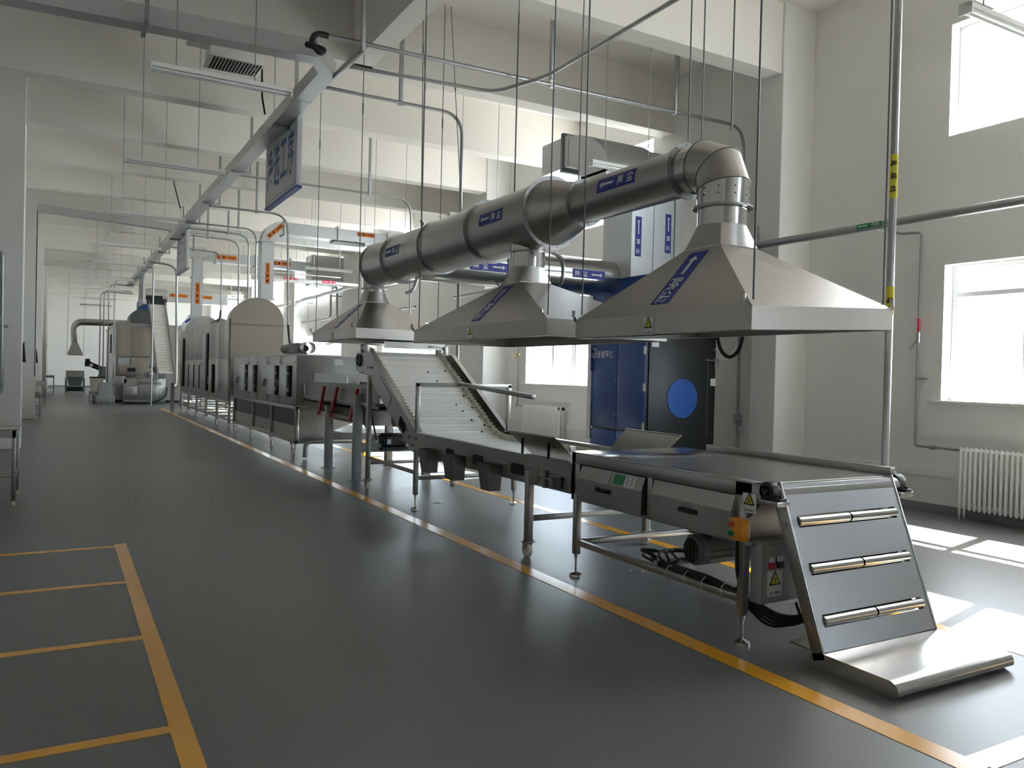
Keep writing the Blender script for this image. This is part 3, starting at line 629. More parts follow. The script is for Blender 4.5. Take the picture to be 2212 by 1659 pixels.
# dome end
dome = [(3.58, .95), (4.84, .95), (4.84, 2.70)]+[(4.21+.63*math.cos(a), 2.70+.60*math.sin(a)) for a in [PI*i/24 for i in range(1, 24)]]+[(3.58, 2.70)]
MB().prism(dome, 'y', 20.22, 20.4).build('dome_end_plate', M['beige'], D, smooth=20)
MB().prism([(3.63, 2.70), (4.79, 2.70)]+[(4.21+.58*math.cos(a), 2.70+.55*math.sin(a)) for a in [PI*i/24 for i in range(1, 24)]], 'y', 20.4, 21.1).build('dome_hood', M['hood'], D, smooth=30)
MB().box(3.57, 4.85, 20.2, 20.22, 2.62, 2.64).box(3.565, 3.61, 20.30, 20.42, .74, 2.76).build('edge_trim', M['motor'], D)
b = MB().bar((3.63, 20.45, .70), (3.63, 29.55, .70), .06).bar((3.63, 20.45, .27), (3.63, 29.55, .27), .05).bar((4.8, 20.45, .27), (4.8, 29.55, .27), .05)
for y in (20.5, 22.3, 24.1, 25.9, 27.7, 29.5):
    for x in (3.63, 4.8): b.box(x-.03, x+.03, y-.03, y+.03, .20, .74)
    b.bar((3.63, y, .27), (4.8, y, .27), .04).bar((3.63, y, .5), (4.8, y, .5), .03)
b.build('base_frame', M['steel'], D, bev=.003)
for y in (20.5, 22.3, 24.1, 25.9, 27.7, 29.5):
    l = MB().box(3.58, 3.68, y-.06, y+.06, .185, .20).build('castor_plate', M['zinc'], D); castor(l, 3.63, y, .185, .065)
MB().prism([(3.75, 2.76), (4.75, 2.76)]+[(4.25+.5*math.cos(a), 2.76+.52*math.sin(a)) for a in [PI*i/20 for i in range(1, 20)]], 'y', 28.6, 29.9).build('rear_dome', M['steel'], D, smooth=30)
MB().tube(fillet([(4.6, 29.0, 2.8), (4.6, 28.3, 3.1), (4.9, 27.6, 2.9)], .3), .16, 16).build('blower_elbow', M['steel'], D)
MB().box(4.3, 4.7, 20.9, 21.3, 2.76, 2.95).build('junction_box', M['motor'], D)
# small gearmotor and chain guard at the gap between the two dryers
tag(MB().box(3.6, 4.0, 20.0, 20.18, .9, 1.5).cyl((3.62, 20.08, 1.2), (3.55, 20.08, 1.2), .1, 16).build('chain_drive', M['motor'], bev=.01), 'dark chain drive housing in the gap between the two dryers', 'drive')

# ------------------------------------------------------------------ exhaust ducts over the dryers (galvanised, rectangular)
def rect_path(root, name, pts, w, d, m='galv', up=None):
    """rectangular duct swept along a path in the XZ plane at fixed y; w in plane, d along y"""
    rg = []
    for i, p in enumerate(pts):
        a = Vector(pts[max(i-1, 0)]); c = Vector(pts[min(i+1, len(pts)-1)]); t = (c-a).normalized(); n = Vector((t.z, 0, -t.x)); p = Vector(p)
        rg.append([p+n*w/2+Vector((0, d/2, 0)), p-n*w/2+Vector((0, d/2, 0)), p-n*w/2-Vector((0, d/2, 0)), p+n*w/2-Vector((0, d/2, 0))])
    return MB().loft(rg).build(name, M[m], root, smooth=20)
E_ = thing('exhaust_duct', 'galvanised rectangular exhaust duct with orange labels rising from the near dome', 'duct', (4.42, 20.5, 3.28))
yc, dd = 20.48, .38
pz = 5.09
rect_path(E_, 'riser', [(4.435, yc, 3.28), (4.435, yc, 4.72)], .30, dd)
arcp = [(4.435+.37-.37*math.cos(a), yc, 4.72+.37*math.sin(a)) for a in [PI/2*i/10 for i in range(11)]]
rect_path(E_, 'elbow', arcp, .30, dd)
rect_path(E_, 'horizontal_run', [(4.80, yc, pz), (8.9, yc, pz-.03)], .30, dd)
b = MB()
for z in (3.29, 4.72): b.box(4.24, 4.63, yc-.24, yc+.24, z-.015, z+.015)
for x in (4.82, 6.2, 7.55): b.box(x-.015, x+.015, yc-.24, yc+.24, pz-.2, pz+.2)
b.build('flange', M['galv'], E_)
yf = yc-dd/2
flow_label(E_, plane((4.435, yf, 3.92), (0, 0, 1), (-1, 0, 0)), .52, .11, '排湿', False, 'orange', 'ink')
flow_label(E_, plane((4.60, yf, 4.99), (.72, 0, .69), (-.69, 0, .72)), .50, .11, '排湿', False, 'orange', 'ink')
flow_label(E_, plane((6.95, yf, pz+.05), (1, 0, 0), (0, 0, 1)), .50, .11, '排湿', False, 'orange', 'ink')
for x in (5.5, 6.25, 6.9, 7.6): MB().cyl((x, yc-.22, 5.25), (x, yc-.22, ZC), .006, 6).build('hanger_rod', M['zinc'], E_)
MB().prism([(6.62, 4.93), (6.95, 4.90), (6.95, 4.82)], 'y', yc-.25, yc-.2).box(6.1, 7.0, yc-.24, yc+.24, 4.88, 4.91).build('damper_handle', M['motor'], E_)
E2 = thing('exhaust_duct', 'galvanised rectangular exhaust duct with orange labels rising from the far dome', 'duct', (4.14, 30, 3.2))
yc = 30.2; yf = yc-.19
rect_path(E2, 'riser', [(4.16, yc, 3.2), (4.16, yc, 5.45)], .34, .38)
MB().box(3.78, 4.42, yc-.2, yc+.2, 5.40, 5.78).build('corner_box', M['galv'], E2)
rect_path(E2, 'horizontal_run', [(4.35, yc, 5.50), (8.3, yc, 5.42)], .34, .38)
MB().box(8.1, 9.32, yc-.5, yc+.35, 4.75, 5.85).build('discharge_box', M['galv'], E2, smooth=0)
b = MB()
for z in (3.35, 4.72): b.box(3.94, 4.38, yc-.24, yc+.24, z-.02, z+.02)
for x in (4.75, 6.1, 7.4): b.box(x-.015, x+.015, yc-.24, yc+.24, 5.25, 5.7)
b.build('flange', M['galv'], E2)
flow_label(E2, plane((4.16, yf, 4.15), (0, 0, 1), (-1, 0, 0)), .75, .16, '排湿', False, 'orange', 'ink')
flow_label(E2, plane((5.1, yf, 5.50), (1, 0, 0), (0, 0, 1)), .72, .16, '排湿', False, 'orange', 'ink')
flow_label(E2, plane((7.05, yf, 5.46), (1, 0, 0), (0, 0, 1)), .75, .16, '排湿', False, 'orange', 'ink')
for x in (5.2, 5.7, 7.6, 8.0): MB().cyl((x, yc-.22, 5.6), (x, yc-.22, ZC), .007, 6).build('hanger_rod', M['zinc'], E2)
# ------------------------------------------------------------------ extraction hoods
def hood(lb, y0, y1, ya, zr, za, zneck, tilt=0.0, x0=3.5, x1=4.78, xa=4.13, sa=.18, warn='当心碰头', lw=1.0):
    t = thing('extraction_hood', lb, 'extractor hood', (xa, ya, zr), 'dust hoods under the main duct')
    r0 = [(x0, y0, zr-.0), (x1, y0, zr+tilt), (x1, y1, zr+tilt), (x0, y1, zr)]
    r1 = [(p[0], p[1], p[2]+.145) for p in r0]
    ap = [(xa-sa, ya-sa, za), (xa+sa, ya-sa, za), (xa+sa, ya+sa, za), (xa-sa, ya+sa, za)]
    ins = lambda ps, d: [(p[0]+math.copysign(d, xa-p[0]), p[1]+math.copysign(d, ya-p[1]), p[2]) for p in ps]
    MB().loft([r1, ap, ins(ap, .006), ins([(p[0], p[1], p[2]-.006) for p in r1], .008)], True, (False, False)).build('canopy', M['hood'], t, smooth=0)
    MB().loft([r0, r1, ins(r1, .004), ins(r0, .004), r0], True, (False, False)).build('rim', M['hood'], t, smooth=0)
    b = MB().add([], [])
    fl_ = ins(r0, .05); b.loft([r0, fl_, [(p[0], p[1], p[2]+.004) for p in fl_], [(p[0], p[1], p[2]+.004) for p in r0], r0], True, (False, False)); b.build('rim_lip', M['plate'], t, smooth=0)
    # square to round transition
    n = 32; sq = []; rd = []
    for i in range(n):
        a = 2*PI*i/n+PI/4; c, s = math.cos(a), math.sin(a); k = 1/max(abs(c), abs(s))
        sq.append((xa+sa*c*k, ya+sa*s*k, za)); rd.append((xa+.172*c, ya+.172*s, za+.17))
    MB().loft([sq, rd], True, (False, False)).build('transition', M['hood'], t, smooth=25)
    b = MB().bar(ap[0], ap[1], .012).bar(ap[1], ap[2], .012).bar(ap[2], ap[3], .012).bar(ap[3], ap[0], .012)
    b.build('weld_seam', M['polish'], t)
    MB().tube([(xa, ya, za+.165), (xa, ya, zneck)], .175, 32, (False, False)).build('neck', M['polish'], t, smooth=40)
    for cx, cyy in ((x0, y0), (x1, y0), (x0, y1), (x1, y1)):
        zz = zr+.145+(tilt if cx > xa else 0); sx = 1 if cx < xa else -1; sy = 1 if cyy < ya else -1
        MB().bar((cx, cyy, zz-.01), (cx-sx*.04, cyy+sy*.03, zz+.05), .02, .008).cyl((cx-sx*.04, cyy+sy*.03, zz+.02), (cx-sx*.04, cyy+sy*.03, zz+.07), .014, 8).build('corner_bracket', M['zinc'], t)
    # sloping label on the aisle-side face
    tz = zr+.145; U = Vector((x0-(xa-sa), 0, tz-za)); L = U.length; U.normalize(); p0 = Vector((xa-sa, ya-.01, za))
    flow_label(t, plane(p0+U*(.03+.28*lw), U, (0, -1, 0)), .53*lw, .185*lw)
    warning(t, plane((x0-.001, ya+.02, zr+.062), (0, -1, 0), (0, 0, 1)), .11, .118, warn, 'person')
    return t
hood('large stainless pyramid hood hanging over the feeding table, nearest of the three', 3.37, 5.20, 4.29, 1.845, 2.487, 2.79, .06)
hood('stainless pyramid hood hanging over the lower end of the belt conveyor, middle one', 5.62, 8.48, 7.04, 1.885, 2.477, 2.86, .0)
hood('stainless pyramid hood over the conveyor head, farthest of the three', 10.55, 12.7, 11.62, 2.00, 2.585, 2.95, .0)
# hanging rods
def rod(a, b, lb, r=.0065, cat='hanging rod', m='motor', joint=True):
    o = MB().tube([a, b], r, 7)
    a = Vector(a); b = Vector(b)
    if joint: p = a.lerp(b, .35); q = a.lerp(b, .36+.02); o.tube([p, q], r*1.9, 8)
    return tag(o.build('hanging_rod', M[m], at=tuple(b)), lb, cat, 'threaded hanging rods')
for lb, x, y, z in (('dark threaded rod holding the near left corner of the big hood over the table', 3.54, 3.40, 2.03), ('dark threaded rod holding the near right corner of the big hood over the table', 4.77, 3.43, 2.08),
    ('dark threaded rod holding the far left corner of the big hood over the table', 3.53, 5.16, 2.03), ('dark threaded rod holding the far right corner of the big hood over the table', 4.72, 5.17, 2.08),
    ('dark threaded rod holding the near left corner of the middle hood', 3.53, 5.66, 2.06), ('dark threaded rod holding the far left corner of the middle hood', 3.54, 8.44, 2.06), ('dark threaded rod holding the far right corner of the middle hood', 4.74, 8.44, 2.06),
    ('dark threaded rod holding the near left corner of the farthest hood', 3.54, 10.58, 2.17), ('dark threaded rod holding the far left corner of the farthest hood', 3.54, 12.66, 2.17), ('dark threaded rod holding the near right corner of the farthest hood', 4.73, 10.58, 2.17)):
    rod((x, y, ZC), (x, y, z), lb)
for i, (a, b) in enumerate((((3.83, 9.25, ZC), (3.86, 9.2, 3.30)), ((4.83, 10.6, ZC), (4.44, 9.2, 3.2)), ((4.42, 7.86, ZC), (4.42, 7.86, 3.30)), ((4.44, 6.58, ZC), (4.42, 6.58, 3.28)), ((4.13, 4.67, ZC), (4.13, 4.67, 3.36)), ((4.13, 4.22, ZC), (4.13, 4.22, 3.32)), ((4.40, 10.47, ZC), (4.40, 10.47, 3.33)))):
    rod(a, b, ('thin dark rod down to the left side of the duct joint with a hook', 'leaning thin rod reaching the right side of the duct behind the hook', 'thin rod down to the duct joint just left of the middle label', 'thin rod down to the widest duct joint right of the middle label', 'thin rod down to the near flange beside the duct elbow', 'thin rod down to the top of the duct elbow', 'thin rod down to the far duct joint near its closed end')[i], .006)
# ------------------------------------------------------------------ main dust duct
DX, DZ = 4.13, 3.13
P = thing('dust_duct', 'long round stainless dust duct running above the hoods with blue labels', 'duct', (DX, 8.0, DZ-.36))
def seg(y0, y1, r0, r1=None, nm='duct_section'): MB().tube([(DX, y0, DZ), (DX, y1, DZ)], [r0, r1 or r0], 48, (False, False)).build(nm, M['steel' if nm == 'duct_section' else 'hood'], P, smooth=40)
seg(4.66, 6.03, .183); seg(6.03, 6.575, .183, .318, 'reducer'); seg(6.575, 7.856, .318); seg(7.856, 9.2, .318); seg(9.2, 9.62, .318); seg(9.62, 10.467, .318); seg(10.467, 11.36, .318)
for y, r, r1 in ((4.66, .183, .215), (6.03, .183, .215), (6.575, .318, .352), (7.856, .318, .352), (9.2, .318, .340), (10.467, .318, .352), (11.357, .30, .338)):
    f = MB().ringflange((DX, y, DZ), (0, 1, 0), r-.004, r1, .018).build('flange', M['plate'], P, smooth=40)
    b = MB()
    for i in range(12): a = 2*PI*(i+.3)/12; c = (DX+(r+r1)/2*math.cos(a), y, DZ+(r+r1)/2*math.sin(a)); b.cyl((c[0], y-.014, c[2]), (c[0], y+.014, c[2]), .006, 6)
    b.build('flange_bolt', M['motor'], f)
MB().tube([(DX, 9.62, DZ), (DX, 9.63, DZ)], .322, 48, (False, False)).build('strap', M['polish'], P)
MB().tube([(DX, 11.36, DZ), (DX, 11.62, DZ-.02)], [.318, .17], 40, (False, True)).build('end_reducer', M['steel'], P)
# segmented elbow down to the near hood
el = []
yb_, zb_, R_ = 4.50, 2.92, .21
def mitre(p, d, r=.183, n=36):
    d = Vector(d).normalized(); u = Vector((1, 0, 0)); w = d.cross(u); return p, d
cent = [(4.66, 3.13), (4.50, 3.13), (4.335, 3.065), (4.285, 2.935), (4.285, 2.78)]
nrmz = [(-1, 0), (-.98, -.2), (-.71, -.71), (-.2, -.98), (0, -1)]
rg = []
for (y, z), (ny, nz) in zip(cent, nrmz):
    d = Vector((0, ny, nz)).normalized(); w = Vector((0, -d.z, d.y)); rg.append([Vector((DX, y, z))+Vector((1, 0, 0))*.183*math.cos(2*PI*i/40)+w*.183*math.sin(2*PI*i/40)*(1.06 if 0 < abs(ny) < 1 else 1) for i in range(40)])
for i in range(4): MB().loft([rg[i], rg[i+1]], True, (False, False)).build('elbow_segment', M['polish' if i in (0, 3) else 'hood'], P, smooth=50)
b = MB()
for i in (1, 2, 3): b.tube(rg[i]+[rg[i][0]], .005, 6)
b.build('elbow_seam', M['motor'], P)
MB().ringflange((DX, 4.285, 2.785), (0, 0, 1), .178, .212, .014).build('flange', M['plate'], P)
b = MB()
for i in range(10):
    a = 2*PI*i/10
    for z in (2.86, 2.91): b.cyl((DX+.183*math.cos(a), 4.285+.183*math.sin(a), z), (DX+.19*math.cos(a), 4.285+.19*math.sin(a), z), .006, 6)
b.build('rivet', M['motor'], P)
for cyy in (7.04, 11.62):
    MB().tube([(DX, cyy, 2.79), (DX, cyy, 3.0)], .178, 32, (False, False)).build('branch_collar', M['polish'], P, smooth=40)
    MB().ringflange((DX, cyy, 2.80), (0, 0, 1), .174, .200, .014).build('flange', M['plate'], P)
def onduct(r, a0, yc): return lambda u, v, d: Vector((DX-(r+d)*math.cos(a0+v/r), yc-u, DZ+(r+d)*math.sin(a0+v/r)))
flow_label(P, onduct(.183, .22, 5.34), .52, .125, curved=6)
flow_label(P, onduct(.318, .10, 7.28), .50, .125, curved=6)
flow_label(P, onduct(.318, .10, 10.08), .50, .125, curved=6)
MB().tube(fillet([(4.05, 9.75, 2.80), (4.02, 9.75, 2.68), (3.96, 9.72, 2.60), (3.88, 9.7, 2.58)], .05), .022, 6).build('dangling_strap', M['galv'], P)
MB().prism([(3.84, 3.30), (3.93, 3.36), (4.1, 3.44), (4.1, 3.455), (3.9, 3.37)], 'y', 9.18, 9.22).tube(fillet([(3.86, 9.2, 3.36), (3.89, 9.2, 3.40), (3.84, 9.2, 3.43)], .02), .012, 6).build('hanger_hook', M['zinc'], P)
# branch duct to the collector
Q = thing('dust_duct', 'shorter round steel dust duct running across to the blue dust collector', 'duct', (6, 9.8, 2.75))
MB().tube([(4.10, 9.8, 3.04), (6.18, 9.8, 3.03)], .272, 40, (True, False)).build('duct_section', M['polish'], Q, smooth=40)
MB().tube([(6.18, 9.8, 3.03), (7.03, 9.8, 3.03)], .275, 40, (False, False)).build('duct_section', M['polish'], Q, smooth=40)
MB().tube([(7.03, 9.8, 3.03), (7.20, 9.8, 3.03), (7.46, 9.8, 2.86), (7.55, 9.8, 2.7)], [.275, .275, .27, .26], 40, (False, True)).build('mitre_elbow', M['polish'], Q, smooth=40)
MB().ringflange((6.18, 9.8, 3.03), (1, 0, 0), .27, .31, .02).build('flange', M['plate'], Q)
flow_label(Q, plane((6.62, 9.8-.277, 3.03), (1, 0, 0), (0, 0, 1)), .56, .125, left=False)
flow_label(Q, plane((5.0, 9.8-.277, 3.0), (1, 0, 0), (0, 0, 1)), .56, .125, left=False)
MB().tube([(5.3, 9.8-.285*math.cos(a), 3.03+.285*math.sin(a)) for a in [PI/2-PI*i/14 for i in range(15)]]+[(5.25, 9.72, 2.72), (5.2, 9.65, 2.70)], .016, 6).build('hanging_strap', M['galv'], Q)
# ------------------------------------------------------------------ blue dust collector
B_ = thing('dust_collector', 'blue dust collector cabinet with charcoal front and round blue hatch', 'dust collector', (7.87, 9.55, 0))
MB().box(7.22, 8.54, 8.92, 10.2, .05, 2.98).build('casing', M['panel'], B_, bev=.006)
MB().box(7.20, 7.22, 8.905, 10.22, 2.14, 3.0).build('upper_panel', M['blue'], B_, bev=.004)
b = MB()
for y0, y1 in ((8.92, 9.55), (9.56, 10.2)):
    MB().box(7.195, 7.22, y0, y1, .79, 2.11).build('door', M['blue'], B_, bev=.006); MB().box(7.195, 7.22, y0, y1, .08, .765).build('lower_door', M['blue'], B_, bev=.006)
for z in (1.0, 1.5, 2.0): b.cyl((7.196, 9.52, z), (7.19, 9.52, z), .012, 8).cyl((7.196, 9.59, z), (7.19, 9.59, z), .012, 8)
b.build('door_screw', M['zinc'], B_)
for z in (.86, 1.42, 1.95, 2.12): MB().box(7.17, 7.20, 8.90, 8.925, z-.05, z+.05).cyl((7.18, 8.905, z-.06), (7.18, 8.905, z+.06), .012, 8).build('hinge', M['plate'], B_)
MB().box(7.18, 8.56, 8.9, 10.24, 2.99, 3.02).build('roof_trim', M['blue'], B_, bev=.004)
MB().box(7.26, 8.52, 8.895, 8.92, .06, 2.1).build('front_panel', M['panel'], B_, bev=.004)
o = MB().cyl((7.88, 8.895, 1.27), (7.88, 8.885, 1.27), .285, 48).build('round_hatch', M['disc'], B_)
b = MB()
for i in range(11): a = 2*PI*(i+.25)/11; b.cyl((7.88+.255*math.cos(a), 8.887, 1.27+.255*math.sin(a)), (7.88+.255*math.cos(a), 8.878, 1.27+.255*math.sin(a)), .010, 8)
b.build('hatch_bolt', M['polish'], o)
MB().box(8.36, 8.368, 8.888, 8.896, .7, 1.82).build('panel_seam', M['motor'], B_)
MB().box(8.42, 8.52, 8.885, 8.897, 1.46, 1.57).build('rating_plate', M['lwhite'], B_)
MB().box(7.29, 7.42, 8.885, 8.897, 2.0, 2.07).build('small_label', M['lwhite'], B_)
MB().cyl((8.3, 8.87, 1.84), (8.56, 8.87, 1.84), .012, 8).cyl((8.50, 8.87, 1.70), (8.50, 8.87, 1.84), .022, 10).box(8.46, 8.54, 8.85, 8.89, 1.82, 1.87).cyl((8.47, 8.89, 2.0), (8.47, 8.86, 2.0), .02, 10).build('air_regulator', M['plate'], B_)
MB().tube(fillet([(8.45, 8.86, 2.35), (8.58, 8.86, 1.98), (8.80, 8.9, 1.88), (9.05, 8.95, 2.0), (9.2, 9.0, 2.4)], .2, 8), .028, 10).build('air_hose', M['rubber'], B_)
MB().tube(fillet([(8.52, 8.87, 1.84), (8.75, 8.9, 1.86), (9.0, 8.95, 2.05), (9.05, 9.0, 2.3)], .2, 8), .007, 6).build('air_line', M['white'], B_)
mp = plane((7.1945, 10.0, 1.90), (0, -1, 0), (0, 0, 1))
letters(mp, [(c, -.02+.105*i, 0, .088, .11) for i, c in enumerate('圣悦环保')], .004).build('lettering', M['lwhite'], B_, smooth=0)
b = MB(); lo = [mp(-.14+.055*math.cos(a), .02+.075*math.sin(a), .004) for a in [math.radians(-140+20*i) for i in range(15)]]; b.tube(lo, .008, 6)
vs = None
eo = b.build('emblem', M['lwhite'], B_, smooth=0); letters(mp, [(c, -.185+.04*i, 0, .04, .05) for i, c in enumerate('SYV')], .006).build('lettering', M['lwhite'], eo, smooth=0)
# side label strip beside the doors
MB().box(7.18, 7.20, 10.2, 10.3, .6, 3.0).build('side_pipe_panel', M['galv'], B_)
flow_label(B_, plane((7.19, 10.198, 1.95), (0, 0, -1), (1, 0, 0)), .6, .05)
# outlet duct from the collector roof to the wall
G = thing('outlet_duct', 'wide galvanised rectangular outlet duct rising from the blue collector to the wall', 'duct', (7.75, 9.3, 3.02))
MB().box(7.20, 8.18, 9.30, 10.0, 3.02, 4.5).build('riser', M['galv'], G, smooth=0)
b = MB().box(7.995, 8.005, 9.288, 9.30, 3.02, 4.5).box(7.60, 7.604, 9.294, 9.30, 3.02, 4.5); b.build('seam', M['motor'], G)
rg = []
for i in range(9):
    a = PI/2*i/8; y0_, z0_ = 10.5, 4.5; ro, ri = 1.2, .5
    rg.append([(6.75+.0, y0_-ro*math.cos(a), z0_+ro*.62*math.sin(a)), (7.75, y0_-ro*math.cos(a), z0_+ro*.62*math.sin(a)), (7.75, y0_-ri*math.cos(a), z0_+ri*.62*math.sin(a)), (6.75, y0_-ri*math.cos(a), z0_+ri*.62*math.sin(a))])
MB().box(6.75, 7.75, 9.35, 9.98, 4.44, 4.54).loft(rg).build('elbow', M['galv'], G, smooth=30)
MB().box(6.74, 9.5, 10.35, 11.1, 4.78, 5.26).build('wall_run', M['galv'], G, smooth=0)
b = MB().box(6.72, 7.78, 10.46, 10.52, 4.72, 5.32).box(7.16, 8.22, 9.27, 9.33, 4.46, 4.5); b.build('flange', M['motor'], G)
flow_label(G, plane((7.32, 9.298, 3.62), (0, 0, -1), (1, 0, 0)), .58, .11); flow_label(G, plane((7.88, 9.298, 3.72), (0, 0, -1), (1, 0, 0)), .58, .11)

# ------------------------------------------------------------------ cable trays
def chan(mb, p, q, w=.041): mb.bar(p, q, w)
TR = thing('cable_tray', 'long galvanised cable trunking hung along the hall under the beams', 'cable tray', (2.95, 25, 5.3))
xn, xf = 2.90, 2.80
def tx(y): return xn+(xf-xn)*(y-10)/32
b = MB()
b.loft([[(tx(y)-.13, y, 5.29), (tx(y)+.10, y, 5.29), (tx(y)+.10, y, 5.47), (tx(y)-.13, y, 5.47)] for y in (10.05, 42)])
b.build('trunking', M['galv'], TR, smooth=0)
for i in range(16): y = 11.2+2*i; MB().box(tx(y)-.132, tx(y)+.102, y-.015, y+.015, 5.288, 5.472).build('joint_strip', M['plate'], TR, smooth=0)
for y in (12.5, 15.8, 19.2, 22.15, 25.3, 28.5, 31.5, 34.5, 37.5, 40.5): MB().bar((tx(y)+.22, y, 5.25), (tx(y)+.22, y, ZC), .045).bar((tx(y)-.14, y, 5.27), (tx(y)+.24, y, 5.27), .041).build('channel_hanger', M['zinc'], TR, bev=.002)
TX = thing('cable_tray', 'galvanised cable trunking crossing overhead at top left to the corner', 'cable tray', (1.0, 9.75, 5.3))
b = MB().loft([[(x, yy-.04, 5.29), (x, yy+.20, 5.29), (x, yy+.20, 5.50), (x, yy-.04, 5.50)] for x, yy in ((-3.0, 9.95), (2.62, 9.58))])
b.loft([[(2.62, 9.54, 5.29), (2.62, 9.78, 5.29), (2.62, 9.78, 5.50), (2.62, 9.54, 5.50)], [(3.0, 10.06, 5.29), (2.77, 10.06, 5.29), (2.77, 10.06, 5.47), (3.0, 10.06, 5.47)]])
b.build('trunking', M['galv'], TX, smooth=0)
b = MB().bar((.75, 9.55, 5.285), (.75, 10.0, 5.285), .045, .05).bar((.75, 9.52, 5.28), (.75, 9.52, ZC), .045)
b.build('channel_hanger', M['zinc'], TX)
MB().bar((2.98, 10.05, 5.285), (3.0, 9.0, 5.295), .055).bar((3.0, 9.02, 5.28), (3.0, 9.02, ZC), .045).build('corner_bracket', M['zinc'], TX, bev=.002)
TL_ = thing('cable_tray', 'galvanised cable trunking crossing from the left column, farther down the hall', 'cable tray', (1.2, 25, 5.6))
MB().loft([[(x, 24.9, z), (x, 25.12, z), (x, 25.12, z+.2), (x, 24.9, z+.2)] for x, z in ((-.62, 5.62), (3.0, 5.46), (8.9, 5.40))]).build('trunking', M['galv'], TL_, smooth=0)
MB().cyl((-.60, 24.95, 1.2), (-.60, 24.95, 5.62), .012, 6).build('cable', M['cable'], TL_)
# ------------------------------------------------------------------ conduits
def conduit(lb, pts, r=.022, rad=.22, posts=(), m='zinc', end=None, name='conduit'):
    t = thing(name, lb, 'pipe', tuple(pts[-1]))
    MB().tube(fillet(pts, rad, 7), r, 10).build('pipe', M[m], t)
    for px_, py_, pz_ in posts:
        MB().bar((px_, py_, pz_-.03), (px_, py_, ZC), .05).box(px_-.04, px_+.04, py_-.03, py_+.03, pz_-.035, pz_-.02).build('hanger_post', M['zinc'], t, bev=.002)
    if end: MB().tube(fillet(end, .12, 5), .028, 8).build('flexible_end', M['rubber'], t)
    return t
conduit('galvanised conduit bending down behind the conveyor, nearest drop from the tray', [(3.02, 10.6, 5.33), (5.05, 10.6, 5.33), (5.07, 10.6, .02)], .024, .32, [(4.10, 10.62, 5.33)])
conduit('galvanised conduit with a yellow band dropping beyond the farthest hood', [(2.95, 16.2, 5.30), (6.55, 16.2, 5.30), (6.58, 16.2, 2.4)], .022, .4, [(5.6, 16.2, 5.3)])
conduit('galvanised conduit dropping to the motor on the door dryer', [(2.92, 19.55, 5.28), (4.72, 19.55, 5.28), (4.70, 19.2, 2.55)], .024, .4, [(4.0, 19.6, 5.28)], end=[(4.70, 19.2, 2.6), (4.66, 18.9, 2.25), (4.5, 18.0, 2.0), (4.1, 16.6, 2.05)])
conduit('thin conduit dropping to the dome dryer roof, right of the twin pair', [(2.9, 22.1, 5.28), (4.52, 22.1, 5.28), (4.52, 22.1, 3.1)], .022, .35, [(4.05, 22.1, 5.28)], end=[(4.52, 22.1, 3.25), (4.52, 22.1, 2.78)])
conduit('thin conduit dropping to the dome dryer roof, left of the twin pair', [(2.9, 23.0, 5.28), (4.50, 23.0, 5.25), (4.50, 23.0, 3.1)], .022, .35, [(3.95, 23.0, 5.25)], end=[(4.5, 23.0, 3.3), (4.5, 23.0, 2.78)])
conduit('thin conduit dropping to the middle of the dome dryer roof', [(2.9, 24.2, 5.28), (4.47, 24.2, 5.25), (4.47, 24.2, 3.0)], .022, .35, [(3.6, 24.2, 5.25)], end=[(4.47, 24.2, 3.2), (4.42, 24.2, 2.78)])
conduit('thin conduit with black hose end at the rear of the dome dryer roof', [(2.9, 27.0, 5.28), (4.45, 27.0, 5.25), (4.45, 27.0, 3.3)], .022, .35, [(3.6, 27.0, 5.25)], end=[(4.45, 27.0, 3.4), (4.42, 27.0, 3.1), (4.2, 27.0, 2.78)])
conduit('thick bright conduit bending down to a post beside the far conveyor', [(2.85, 31.4, 5.28), (3.62, 31.4, 5.22), (3.66, 31.2, .9), (3.4, 29.7, .88)], .04, .4)
conduit('bright conduit dropping in front of the far cabinet left of the incline', [(2.75, 33.0, 5.28), (3.0, 33.0, 5.28), (3.0, 33.0, .02)], .032, .4)
tag(MB().box(3.27, 3.39, 29.35, 29.47, 0, 1.0).build('support_post', M['gpaint']), 'square grey floor post at the end of the dome dryer', 'post')
HX = conduit('galvanised conduit crossing the hall overhead and dropping beside the wall pillar', [(2.62, 9.13, 5.40), (9.20, 9.13, 5.50), (9.24, 9.13, .3)], .026, .35, [(5.66, 9.13, 5.44), (7.82, 9.13, 5.47)])
MB().tube(fillet([(2.62, 9.13, 5.40), (2.48, 9.13, 5.40), (2.40, 9.05, 5.25), (2.50, 9.0, 5.12), (2.58, 9.1, 5.22), (2.42, 9.3, 5.32)], .1, 6), .035, 10).build('flexible_end', M['rubber'], HX)
b = MB().box(9.2, 9.28, 9.08, 9.18, .86, 1.02).sphere((9.18, 9.06, .94), .06, 10); b.build('wall_outlet', M['zinc'], HX)
conduit('galvanised conduit that turns toward the viewer above the duct and rises out of view', [(3.0, 9.69, 5.32), (4.98, 9.49, 5.32), (5.24, 8.6, 5.30), (5.22, 2.2, 5.30)], .024, .25, [(5.30, 8.55, 5.28)])
VP_ = conduit('thick vertical galvanised conduit with yellow bands passing behind the big hood corner', [(5.6, 3.97, ZC), (5.6, 3.97, .02)], .029, .1, name='conduit')
